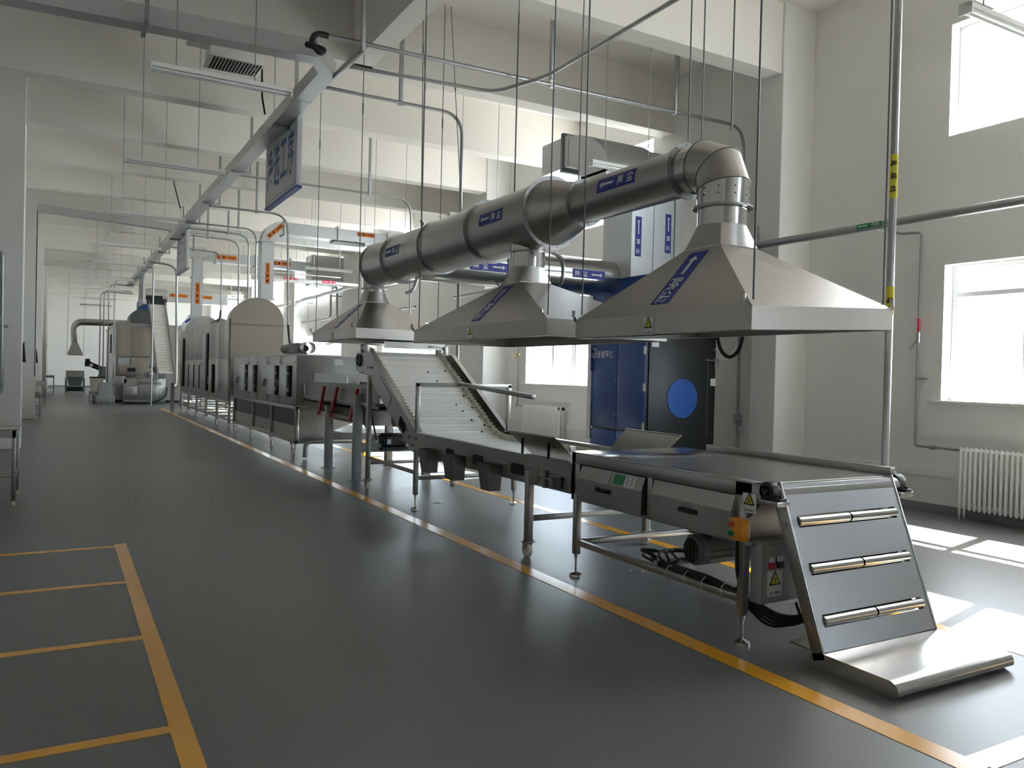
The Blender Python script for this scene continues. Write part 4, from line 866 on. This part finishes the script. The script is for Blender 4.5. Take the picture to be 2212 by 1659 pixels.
for z, n in ((3.16, 1), (2.20, 0)):
    f = MB().tube([(5.6, 3.97, z-(.17 if n else .11)), (5.6, 3.97, z+(.17 if n else .11))], .0305, 16, (False, False)).build('yellow_band', M['lyellow'], VP_)
    a0 = math.atan2(-3.97, -5.6)
    mpv = lambda u, v, d, z=z, a0=a0: Vector((5.6+(.031+d)*math.cos(a0+v/.031), 3.97+(.031+d)*math.sin(a0+v/.031), z-u))
    letters(mpv, [(c, u, 0, .05, .05) for c, u in (zip('电缆线', (-.1, 0, .1)) if n else (('电', 0),))], .001).build('lettering', M['ink'], f, smooth=0)
# ------------------------------------------------------------------ wall pipework and radiators
HP = thing('heating_pipe', 'thick galvanised heating pipe with a green label along the right wall', 'pipe', (8.6, 7, 3.4))
MB().cyl((8.58, YB+.1, 3.46), (8.58, 18.2, 3.48), .052, 18).build('pipe', M['zinc'], HP)
flow_label(HP, lambda u, v, d: Vector((8.58-(.0525+d)*math.cos(v/.052+.1), 6.36-u, 3.475+(.0525+d)*math.sin(v/.052+.1))), .34, .06, '暖回水', bgm='green', curved=4)
b = MB()
for y in (8.2, 14): b.bar((8.6, y, 3.3), (8.6, y, 3.75), .03).bar((8.6, y, 3.38), (9.3, y, 3.38), .03)
b.build('pipe_support', M['zinc'], HP)
RP = thing('radiator_pipe', 'thin heating pipe dropping down the wall to the near radiator', 'pipe', (9.30, 6.1, .8))
MB().tube(fillet([(8.62, 6.45, 3.47), (9.29, 6.45, 3.47), (9.295, 6.18, 3.45), (9.295, 6.18, .815), (9.2, 6.1, .80), (9.2, 5.55, .80)], .05, 4), .016, 10).build('pipe', M['zinc'], RP)
b = MB().cyl((9.295, 6.18, 2.08), (9.295, 6.18, 2.2), .024, 10).bar((9.28, 6.18, 2.12), (9.25, 6.26, 2.0), .02).cyl((9.2, 5.85, .80), (9.2, 5.92, .80), .026, 12).box(9.28, 9.35, 6.07, 6.20, 1.62, 1.64)
b.build('valve', M['plate'], RP)
MB().tube([(9.295, 6.18, 2.22), (9.295, 6.18, 2.38)], .0175, 10, (False, False)).build('red_tag', M['lred'], RP)
def radiator(lb, y1, n, x=9.12, pitch=.058, z0=.12, z1=.84, plug=False):
    t = thing('radiator', lb, 'radiator', (x+.05, y1-n*pitch/2, 0), 'cast iron column radiators')
    for i in range(n):
        y = y1-pitch*(i+.5); b = MB()
        for xx in (x, x+.10): b.tube([(xx, y, z0), (xx, y, z0+.05), (xx, y, z1-.05), (xx, y, z1)], [.012, .017, .017, .012], 8)
        b.tube([(x, y, z0+.04), (x+.10, y, z0+.04)], .016, 8).tube([(x, y, z1-.03), (x+.1, y, z1-.03)], .016, 8)
        if i in (0, n-3): b.tube([(x, y, 0), (x, y, .05), (x, y, z0+.02)], [.007, .010, .016], 8).tube([(x+.1, y, 0), (x+.1, y, .05), (x+.1, y, z0+.02)], [.007, .010, .016], 8)
        b.build('radiator_section', M['white'], t)
    MB().cyl((x+.05, y1, z1-.04), (x+.05, y1-n*pitch, z1-.04), .022, 10).cyl((x+.05, y1, z0+.05), (x+.05, y1-n*pitch, z0+.05), .022, 10).cyl((x+.05, y1-.01, .55), (x+.05, y1-n*pitch+.01, .55), .007, 6).cyl((x+.05, y1-.01, .37), (x+.05, y1-n*pitch+.01, .37), .007, 6).build('header', M['white'], t)
    if plug: MB().cyl((x+.05, y1-n*pitch, z1-.04), (x+.05, y1-n*pitch-.05, z1-.04), .035, 14).box(x-.02, x-.012, y1-n*pitch+.02, y1-n*pitch+.08, z1-.07, z1-.01).build('end_plug', M['black'], t)
radiator('white cast iron radiator under the near window at the right edge', 5.52, 16)
radiator('white cast iron radiator on the far wall left of the blue collector', 15.66, 24, 9.15, .066, .14, .9, True)
R2 = thing('radiator_pipe', 'thin heating pipe with a yellow valve tag dropping to the far radiator', 'pipe', (9.29, 16.1, .8))
MB().tube(fillet([(9.29, 16.15, 3.45), (9.29, 16.15, .85), (9.2, 16.1, .85), (9.2, 15.65, .85)], .05, 4), .015, 8).build('pipe', M['zinc'], R2)
MB().box(9.26, 9.30, 16.08, 16.2, 2.02, 2.05).bar((9.28, 16.17, 2.04), (9.26, 16.24, 1.92), .018).build('valve', M['lyellow'], R2)
SP = thing('steam_pipe', 'white lagged steam pipe with red labels crossing behind the dome', 'pipe', (7, 26, 4.4))
MB().cyl((5.2, 26, 4.44), (8.9, 26, 4.44), .07, 16).cyl((5.2, 25.8, 4.62), (8.0, 25.8, 4.62), .02, 8).build('lagging', M['foil'], SP)
flow_label(SP, plane((6.4, 25.925, 4.46), (1, 0, 0), (0, 0, 1)), .45, .10, '蒸汽', True, 'lred'); flow_label(SP, plane((7.65, 25.925, 4.46), (1, 0, 0), (0, 0, 1)), .45, .10, '蒸汽', True, 'lred')
IP = thing('steam_pipe', 'foil lagged pipe running along the far right wall between the windows', 'pipe', (8.9, 33, 4.4))
MB().tube([(8.9, 26, 4.46)]+[(8.9, 27.1+.9*i, 4.52+.02*math.sin(i*2.1)) for i in range(16)], .075, 12).build('lagging', M['foil'], IP)
MB().bar((8.9, 30, 4.40), (9.35, 30, 4.40), .04).bar((8.9, 34, 4.40), (9.35, 34, 4.40), .04).build('wall_bracket', M['zinc'], IP)
tag(MB().tube(fillet([(9.1, 38, 3.58), (9.1, 30.55, 3.58), (9.1, 30.5, 4.72), (9.1, 29.75, 4.72), (9.1, 29.7, 3.55), (9.1, 22, 3.5)], .2, 6), .04, 10).build('expansion_loop', M['zinc'], at=(8.95, 30, 3.5)), 'grey pipe with an upright expansion loop on the far right wall', 'pipe')
# ------------------------------------------------------------------ fluorescent lamps
lamp_lbs = [((.66, 7.95), 'suspended fluorescent lamp at upper left, nearest of the left row'), ((.68, 11.72), 'suspended fluorescent lamp, second nearest in the left row'), ((.70, 15.92), 'suspended fluorescent lamp, third in the left row, overlapping the crossing trunking'),
    ((.72, 20.2), 'suspended fluorescent lamp, fourth in the left row, touching the trunking'), ((.70, 23.8), 'suspended fluorescent lamp, fifth in the left row'), ((.70, 28.1), 'suspended fluorescent lamp, sixth in the left row'), ((.70, 32.1), 'small distant fluorescent lamp, seventh in the left row'), ((.70, 37.0), 'small distant fluorescent lamp, last clear one in the left row'), ((.70, 41.0), 'tiny fluorescent lamp at the far end of the left row'),
    ((5.60, 3.44), 'white twin tube fluorescent lamp at the top right corner of the view'), ((5.80, 8.37), 'white fluorescent lamp peeking over the dust duct by the outlet duct'), ((5.72, 12.44), 'white fluorescent lamp just visible over the middle of the dust duct'), ((5.62, 16.5), 'white fluorescent lamp hidden mostly behind the far end of the dust duct'), ((5.62, 21.2), 'white fluorescent lamp above the foil steam pipes'), ((5.6, 24.8), 'far fluorescent lamp beside the dome dryer stack'), ((5.6, 33), 'distant fluorescent lamp above the far end of the dome dryer')]
lp = None
for i, ((x, y), lb) in enumerate(lamp_lbs):
    if lp is None:
        lp = thing('fluorescent_lamp', lb, 'lamp', (x, y, 4.22), 'suspended fluorescent lamps')
        w = 1.27
        MB().prism([(y-.035, 4.30), (y+.035, 4.30), (y+.05, 4.255), (y+.02, 4.262), (y-.02, 4.262), (y-.05, 4.255)], 'x', x, x+w).box(x, x+.012, y-.05, y+.05, 4.215, 4.30).box(x+w-.012, x+w, y-.05, y+.05, 4.215, 4.30).build('housing', M['white'], lp, smooth=0)
        for s in (-.024, .024):
            tb = MB().cyl((x+.05, y+s, 4.24), (x+w-.05, y+s, 4.24), .0125, 12).build('tube', M['tube'], lp)
            MB().cyl((x+.012, y+s, 4.24), (x+.06, y+s, 4.24), .0145, 10).cyl((x+w-.06, y+s, 4.24), (x+w-.012, y+s, 4.24), .0145, 10).build('tube_cap', M['lwhite'], tb)
        for xx in (x+.22, x+w-.35): MB().cyl((xx, y, 4.30), (xx, y, ZC), .0055, 6).box(xx-.05, xx+.05, y-.01, y+.01, ZC-.012, ZC).build('suspension_rod', M['zinc'], lp)
    else: copy_tree(lp, (x, y, 4.22), lb, 'suspended fluorescent lamps')
# ceiling unit heater with louvre
A_ = thing('ceiling_ventilator', 'white ceiling ventilator box with a slotted grille and black cable', 'ventilator', (2.1, 12.05, 5.9))
MB().box(1.74, 2.46, 11.80, 12.32, 5.90, 6.10).box(1.45, 1.75, 11.75, 12.0, 6.02, 6.20).build('box', M['white'], A_, bev=.01)
MB().box(1.72, 2.48, 11.77, 12.35, 5.885, 5.905).build('grille_frame', M['white'], A_, bev=.004)
b = MB()
for i in range(15): x = 1.79+.045*i; b.box(x, x+.024, 11.82, 12.30, 5.880, 5.887)
b.build('grille_slot', M['dark'], A_)
MB().tube([(2.47, 11.95, 5.95), (2.48, 11.95, 5.5), (2.60, 12.3, 5.36)], .014, 8).build('cable', M['cable'], A_)
for xx in (1.8, 2.4): MB().cyl((xx, 12.2, 6.1), (xx, 12.05, ZC), .008, 6).build('suspension_rod', M['zinc'], A_)
tag(MB().tube([(2.35, 22.5, ZC), (2.5, 21.2, 5.45)], .014, 8).build('drop_cable', M['cable']), 'black cable hanging from the ceiling to the trunking near the second sign', 'cable')
# ------------------------------------------------------------------ hanging signs
def sign(lb, x, y0, y1, z0, z1, txt, ink='signb', edge='signb'):
    t = thing('hanging_sign', lb, 'sign', (x, (y0+y1)/2, z0))
    MB().box(x-.04, x+.04, y0, y1, z0, z1).build('board', M['signw'], t, bev=.004)
    MB().box(x-.045, x+.045, y0-.01, y1+.01, z0-.012, z0+.03).build('edge_trim', M[edge], t); MB().box(x-.043, x+.043, y0-.01, y1+.01, z1-.012, z1+.006).build('edge_trim', M[edge], t)
    b = MB()
    for a_, c_, e_, f_ in ((y0+.05, y1-.05, z0+.075, z0+.085), (y0+.05, y1-.05, z1-.06, z1-.05), (y0+.05, y0+.06, z0+.08, z1-.05), (y1-.06, y1-.05, z0+.08, z1-.05)): b.box(x-.0415, x-.0405, a_, c_, e_, f_)
    b.build('border_line', M[ink], t, smooth=0)
    mp = plane((x-.041, (y0+y1)/2, (z0+z1)/2+.02), (0, -1, 0), (0, 0, 1)); W_ = y1-y0
    n = len(txt); letters(mp, [(c, W_*(-.5+.06+.88*(i+.5)/n), 0, W_*.19, (z1-z0)*.62) for i, c in enumerate(txt)], .003).build('lettering', M[ink], t, smooth=0)
    for y in (y0+.35, y1-.35): MB().tube([(x, y, z1), (x, y, ZC)], .008, 6).build('chain', M['zinc'], t)
    return t
sign('white process sign with four large blue characters hanging under the trunking, nearest', 3.05, 12.0, 14.07, 4.275, 5.44, '净选工序')
sign('faded white process sign under the trunking beyond the first, middle of three', 3.04, 23.9, 26.0, 4.3, 5.40, '烘干工序', 'fade', 'gpaint')
sign('small pale process sign at the far end of the trunking beside the far conveyor', 2.95, 36.2, 38.3, 4.1, 5.25, '杀青工序', 'fade', 'gpaint')
# ------------------------------------------------------------------ left side of the hall
def worktable(lb, x0, x1, y0, y1, h, shelf=.3, back=0):
    t = thing('work_table', lb, 'table', ((x0+x1)/2, (y0+y1)/2, 0), )
    MB().box(x0, x1, y0, y1, h-.035, h).build('tabletop', M['steel'], t, bev=.004)
    MB().box(x0+.02, x1-.02, y0+.02, y1-.02, h-.12, h-.035).build('apron', M['steel'], t)
    for x in (x0+.04, x1-.04):
        for y in (y0+.04, y1-.04):
            l = MB().box(x-.02, x+.02, y-.02, y+.02, .05, h-.035).build('leg', M['steel'], t, bev=.003)
            MB().tube([(x, y, 0), (x, y, .012), (x, y, .06)], [.018, .02, .013], 12).build('foot', M['wheel'], l)
    b = MB()
    for i in range(5): b.box(x0+.04, x1-.04, y0+.06+(y1-y0-.12)*i/5, y0+.06+(y1-y0-.12)*i/5+.08, shelf, shelf+.02)
    b.box(x0+.03, x0+.06, y0+.04, y1-.04, shelf-.03, shelf).box(x1-.06, x1-.03, y0+.04, y1-.04, shelf-.03, shelf).build('slatted_shelf', M['steel'], t)
    return t
worktable('stainless work table with slatted lower shelf at the left edge in front of the column', -1.24, -.385, 10.14, 11.08, .855)
S_ = thing('wash_sink', 'stainless wash sink on a stand behind the left column', 'sink', (-.8, 26.3, 0))
MB().box(-1.2, -.46, 26.0, 26.9, .58, .90).build('basin', M['steel'], S_, bev=.01)
b = MB()
for x in (-1.16, -.50):
    for y in (26.05, 26.85): b.box(x-.02, x+.02, y-.02, y+.02, .0, .58)
b.box(-1.16, -.5, 26.03, 26.07, .08, .12).build('stand', M['steel'], S_)
MB().tube([(-.85, 26.3, .58), (-.85, 26.3, .45), (-.85, 26.3, .40)], [.05, .03, .02], 10).tube(fillet([(-.85, 26.3, .42), (-.85, 26.3, .2), (-1.1, 26.3, .15)], .05), .018, 8).build('drain_trap', M['motor'], S_)
MB().tube(fillet([(-1.2, 26.4, 1.06), (-.95, 26.4, 1.08), (-.93, 26.4, .98)], .04), .012, 8).bar((-1.05, 26.4, 1.08), (-.98, 26.4, 1.16), .015).build('tap', M['polish'], S_)
S2 = thing('wash_sink', 'smaller distant stainless wash sink past the second column', 'sink', (-.8, 33, 0))
MB().box(-1.2, -.42, 33.2, 34.0, .60, .92).build('basin', M['steel'], S2, bev=.01)
b = MB()
for x in (-1.16, -.46):
    for y in (33.25, 33.95): b.box(x-.02, x+.02, y-.02, y+.02, .0, .60)
b.box(-1.16, -.46, 33.23, 33.27, .12, .16).build('stand', M['steel'], S2)
worktable('far dark work table against the left wall near the end of the hall', -1.2, -.25, 47.0, 48.2, .95)
tag(MB().box(-1.2, -.62, 45.4, 46.2, 0, 2.6).build('tall_locker', M['motor'], bev=.01), 'tall dark grey locker against the left wall far down the hall', 'locker')
W1 = thing('water_pipe', 'grey standpipe with bracket on the near left column at the picture edge', 'pipe', (-.93, 16.86, 1.0))
MB().tube(fillet([(-1.15, 16.84, 3.52), (-.93, 16.84, 3.52), (-.91, 16.84, 1.0), (-1.15, 16.84, 1.0)], .09, 6), .032, 12).build('pipe', M['zinc'], W1)
MB().box(-.93, -.82, 16.82, 16.90, 2.16, 2.22).box(-.86, -.80, 16.86, 16.92, 2.1, 2.3).build('bracket', M['zinc'], W1)
for y, lb in ((17.15, 'flat black strip hanging on the side of the near left column'), (26.1, 'flat black strip hanging on the side of the second left column')):
    t = thing('wall_curtain', lb, 'strip', (-.59, y, 1.55), 'black strips on the left columns')
    MB().prism([(-.608, 1.92), (-.585, 1.90), (-.555, 1.56), (-.608, 1.56)], 'y', y, y+.22).build('sheet', M['rubber'], t)
    MB().cyl((-.608, y+.11, 1.93), (-.57, y+.11, 1.93), .015, 8).build('hook', M['zinc'], t)
# ------------------------------------------------------------------ far end of the line
F_ = thing('oven_cabinet', 'tall beige paneled cabinet machine at the far end of the line', 'cabinet machine', (3.3, 39, 0))
MB().box(2.0, 5.0, 37.0, 45.5, .1, 3.25).build('casing', M['steel'], F_, smooth=0)
for x0, x1, z0, z1 in ((2.05, 2.55, 1.95, 3.15), (2.58, 3.5, 1.95, 3.15), (2.58, 3.5, .3, 1.88), (4.25, 4.95, .3, 3.0)): MB().box(x0, x1, 36.97, 37.0, z0, z1).build('front_panel', M['beige'], F_, bev=.01)
MB().box(1.97, 5.03, 36.94, 45.55, 3.25, 3.32).build('roof_trim', M['steel'], F_)
for y0, y1 in ((38.2, 38.9), (40.5, 41.4)): MB().box(1.98, 2.0, y0, y1, 2.1, 2.95).build('dark_vent', M['dark'], F_)
MB().box(2.08, 2.5, 36.92, 36.97, 1.45, 1.85).build('switch_panel', M['galv'], F_)
b = MB(); b.tube([(2.7, 38.2, 3.32), (2.7, 38.2, 3.32)], .1, 8)
MB().prism([(2.6, 3.3), (3.5, 3.3)]+[(3.05+.5*math.cos(a), 3.55+.45*math.sin(a)) for a in [PI*i/16 for i in range(17)]], 'y', 37.8, 39.5).build('fan_housing', M['motor'], F_, smooth=30)
MB().box(3.05, 3.75, 40.5, 41.2, 3.3, 4.5).build('blue_stack', M['blue'], F_)
MB().tube(fillet([(3.4, 40.8, 4.4), (3.4, 40.8, 4.85), (4.3, 40.8, 4.85)], .35, 8), .33, 18).box(4.3, 7.0, 40.6, 41.0, 4.6, 5.1).build('elbow_duct', M['galv'], F_)
for x in (5.2, 6.3): flow_label(F_, plane((x-.4, 40.59, 4.9), (1, 0, 0), (0, 0, 1)), .8, .16, '排湿', False, 'orange', 'ink')
MB().box(2.1, 2.75, 36.4, 36.7, 1.12, 1.58).build('control_box', M['steel'], F_, bev=.01)
MB().box(2.4, 2.7, 36.38, 36.4, 1.3, 1.45).build('display', M['dark'], F_)
b = MB()
for x, z in ((2.17, 1.45), (2.17, 1.3), (2.3, 1.45), (2.3, 1.3)): b.cyl((x, 36.4, z), (x, 36.36, z), .025, 10)
b.build('knob', M['oplast'], F_)
I_ = thing('incline_conveyor', 'steep white belt incline at the far end of the line between grey side walls', 'conveyor', (3.45, 35, 0))
lo, hi = Vector((3.55, 33.6, 1.28)), Vector((3.52, 37.6, 4.28))
b = MB(); d_ = hi-lo
for i in range(26):
    p = lo+d_*(i/26); q = lo+d_*((i+.93)/26)
    b.add([(3.30, p.y, p.z), (3.85, p.y, p.z), (3.85, q.y, q.z), (3.30, q.y, q.z), (3.3, q.y, q.z+.035), (3.85, q.y, q.z+.035)], [(0, 1, 2, 3), (3, 2, 5, 4)])
b.build('belt', M['belt'], I_, smooth=0)
for x in (3.26, 3.89): MB().add([(x+s, p.y, p.z+o) for p in (lo, hi) for o in (-.22, .16) for s in (-.02, .02)], [(0, 1, 3, 2), (4, 6, 7, 5), (0, 4, 5, 1), (2, 3, 7, 6), (0, 2, 6, 4), (1, 5, 7, 3)]).build('side_wall', M['hood'], I_, smooth=0)
MB().box(3.2, 3.95, 37.5, 37.9, 4.2, 4.45).cyl((3.15, 37.7, 4.5), (3.8, 37.7, 4.5), .1, 12).build('head_drive', M['black'], I_)
for x in (3.3, 3.85): MB().box(x-.03, x+.03, 36.6, 36.66, 0, 3.4).build('support_leg', M['steel'], I_)
L_ = thing('feed_hopper', 'low dark stainless feeder trough in front of the far cabinet', 'feeder', (2.9, 35.9, 0))
MB().box(2.2, 3.75, 35.4, 36.3, .15, 1.05).build('trough', M['steel'], L_, bev=.01)
for x0, x1, z0, z1 in ((2.25, 2.7, .3, .72), (2.75, 3.5, .25, .75), (2.75, 3.6, .8, 1.02)): MB().box(x0, x1, 35.37, 35.4, z0, z1).build('side_panel', M['steel'], L_, bev=.006)
MB().box(2.71, 2.74, 35.34, 35.4, .2, 1.12).box(2.2, 3.75, 35.38, 35.42, .1, .16).build('frame_post', M['plate'], L_)
MB().prism([(1.75, .75), (1.95, 1.12), (2.25, 1.12), (2.35, .9), (2.1, .7)], 'y', 35.4, 36.0).build('spout', M['steel'], L_, bev=.01)
o = MB().tube([(3.3, 35.5, 1.28), (3.0, 35.6, 1.15)], .09, 14).tube([(3.45, 35.5, 1.3), (3.35, 35.5, 1.55)], .12, 12).tube([(3.3, 35.5, 1.52), (3.2, 35.5, 1.62)], .13, 12).box(3.5, 3.75, 35.4, 35.6, 1.1, 1.3).build('gear_motor', M['motor'], L_)
MB().cyl((3.22, 35.38, 1.24), (3.22, 35.36, 1.24), .08, 16).build('motor_cap', M['white'], o)
MB().prism([(2.55, 1.05), (3.3, 1.3), (3.3, 1.33), (2.55, 1.08)], 'y', 35.5, 36.2).build('chute', M['hood'], L_)
MB().tube(fillet([(2.2, 35.3, .03), (3.2, 35.2, .03), (3.75, 35.2, .3), (3.8, 35.3, .7)], .2), .03, 8).build('hose', M['rubber'], L_)
N_ = thing('mobile_hopper', 'small grey wheeled bin on castors left of the far feeder trough', 'bin', (1.55, 35.6, 0))
MB().prism([(1.28, .1), (1.85, .1), (1.8, .85), (1.35, .85)], 'y', 35.3, 35.9).box(1.22, 1.9, 35.25, 35.95, .1, .35).build('body', M['gpaint'], N_, bev=.01)
for x in (1.32, 1.78): MB().cyl((x-.02, 35.35, .05), (x+.02, 35.35, .05), .05, 14).build('castor_wheel', M['lwhite'], N_)
worktable('low stainless stand beside the grey wheeled bin at the far end', .98, 1.28, 35.6, 36.2, .5, .12)
t = thing('waste_bin', 'pale ribbed bin standing behind the grey wheeled bin', 'bin', (1.3, 37.4, 0))
MB().tube([(1.32, 37.4, .3), (1.32, 37.4, 1.0)], [.22, .26], 18).build('body', M['wheel'], t); MB().tube([(1.32, 37.4, 1.0), (1.32, 37.4, 1.05)], .28, 18).build('rim', M['black'], t)
MB().box(1.15, 1.5, 37.25, 37.6, 0, .3).build('stand', M['steel'], t)
# far shed: small hood, dark machines
t = thing('extraction_hood', 'small distant hood on a bent duct near the back wall', 'extractor hood', (.62, 46, 2.0))
MB().loft([[(.30, 45.7, 2.06), (.98, 45.7, 2.06), (.98, 46.3, 2.06), (.30, 46.3, 2.06)], [(.48, 45.85, 2.68), (.72, 45.85, 2.68), (.72, 46.1, 2.68), (.48, 46.1, 2.68)]], True, (False, False)).box(.29, .99, 45.69, 46.31, 2.0, 2.06).build('canopy', M['hood'], t, smooth=0)
MB().tube(fillet([(.60, 46, 2.65), (.56, 46, 3.7), (3.0, 46, 3.72)], .45, 8), .17, 18).build('bent_duct', M['hood'], t)
for x in (.27, 1.0): MB().cyl((x, 46, 2.06), (x+.05, 46, ZC), .012, 6).build('hanger_rod', M['zinc'], t)
t = thing('cutting_machine', 'dark hopper machine on legs near the back wall', 'machine', (.7, 50, 0))
MB().loft([[(.42, 50, .35), (1.0, 50, .35), (1.0, 50.7, .35), (.42, 50.7, .35)], [(.3, 49.9, .95), (1.12, 49.9, .95), (1.12, 50.8, .95), (.3, 50.8, .95)]]).build('hopper', M['motor'], t)
for x in (.28, 1.14):
    for y in (50, 50.7): MB().box(x-.05, x+.05, y-.05, y+.05, 0, .8).build('leg', M['motor'], t)
MB().box(.3, 1.1, 50.1, 50.6, .05, .3).build('drive_box', M['black'], t); MB().box(.26, 1.15, 49.9, 49.95, .85, 1.2).build('panel', M['hood'], t)
t = thing('slicer', 'dark machine with a tilted arm beside the hopper machine far away', 'machine', (1.7, 48, 0))
MB().bar((1.25, 48, 1.62), (2.2, 48, 1.2), .22, .26).box(1.12, 1.42, 47.9, 48.2, 1.45, 1.72).box(1.14, 1.36, 47.85, 48.1, 1.72, 1.85).build('arm', M['black'], t)
MB().prism([(1.7, .8), (1.9, 1.45), (2.3, 1.5), (2.7, 1.1), (2.7, .7)], 'y', 47.6, 48.4).build('body', M['motor'], t)
for x in (1.55, 2.6): MB().box(x-.05, x+.05, 47.9, 48, 0, .85).build('leg', M['motor'], t)
MB().cyl((1.42, 47.84, 1.52), (1.42, 47.8, 1.52), .09, 14).build('white_cap', M['white'], t)
# second distant machine with a label near the far dryer roof
t = thing('sorting_machine', 'pale machine head with a tilted label behind the dome dryer far away', 'machine', (4.7, 33.5, 3.0))
MB().box(4.05, 5.0, 33.4, 33.9, 3.0, 3.14).box(4.1, 4.2, 33.5, 33.8, .0, 3.0).box(4.85, 4.95, 33.5, 33.8, 0, 3.0).build('frame', M['galv'], t)
MB().prism([(4.05, 3.15), (4.4, 3.62), (4.5, 3.62), (5.0, 3.15)], 'y', 33.5, 33.7).build('housing', M['white'], t)
MB().cyl((4.62, 33.45, 3.4), (4.62, 33.6, 3.4), .12, 14).build('motor', M['black'], t)
patch(plane((4.35, 33.495, 3.4), (.75, 0, .66), (-.66, 0, .75)), .35, .08).build('label_strip', M['navy'], t, smooth=0)
# overhead pipe drops near the far cabinet
for i, (x, y) in enumerate(((1.45, 38.6), (1.62, 39.4), (1.75, 38.2), (1.9, 36.8))):
    conduit(('thin vertical pipe beside the far cabinet, leftmost of four', 'thin vertical pipe beside the far cabinet, second of four', 'thin vertical pipe beside the far cabinet, third of four', 'thin vertical pipe at the corner of the far cabinet')[i], [(2.7, y, 4.7+.15*i), (x, y, 4.7+.15*i), (x, y, .05)], .025, .3)
# floor drains
for x, y, lb in ((.80, 10.2, 'small round floor drain in the aisle, left one'), (1.55, 9.7, 'small round floor drain in the aisle, right one'), (3.95, 8.72, 'round floor drain under the belt conveyor'), (4.05, 5.05, 'round floor drain under the feeding table')):
    t = thing('floor_drain', lb, 'floor drain', (x, y, 0), 'round floor drains')
    MB().tube([(x, y, .0003), (x, y, .004)], .06, 24).build('cover', M['zinc'], t); MB().ringflange((x, y, .005), (0, 0, 1), .025, .034, .002, 20).build('slot_ring', M['dark'], t)
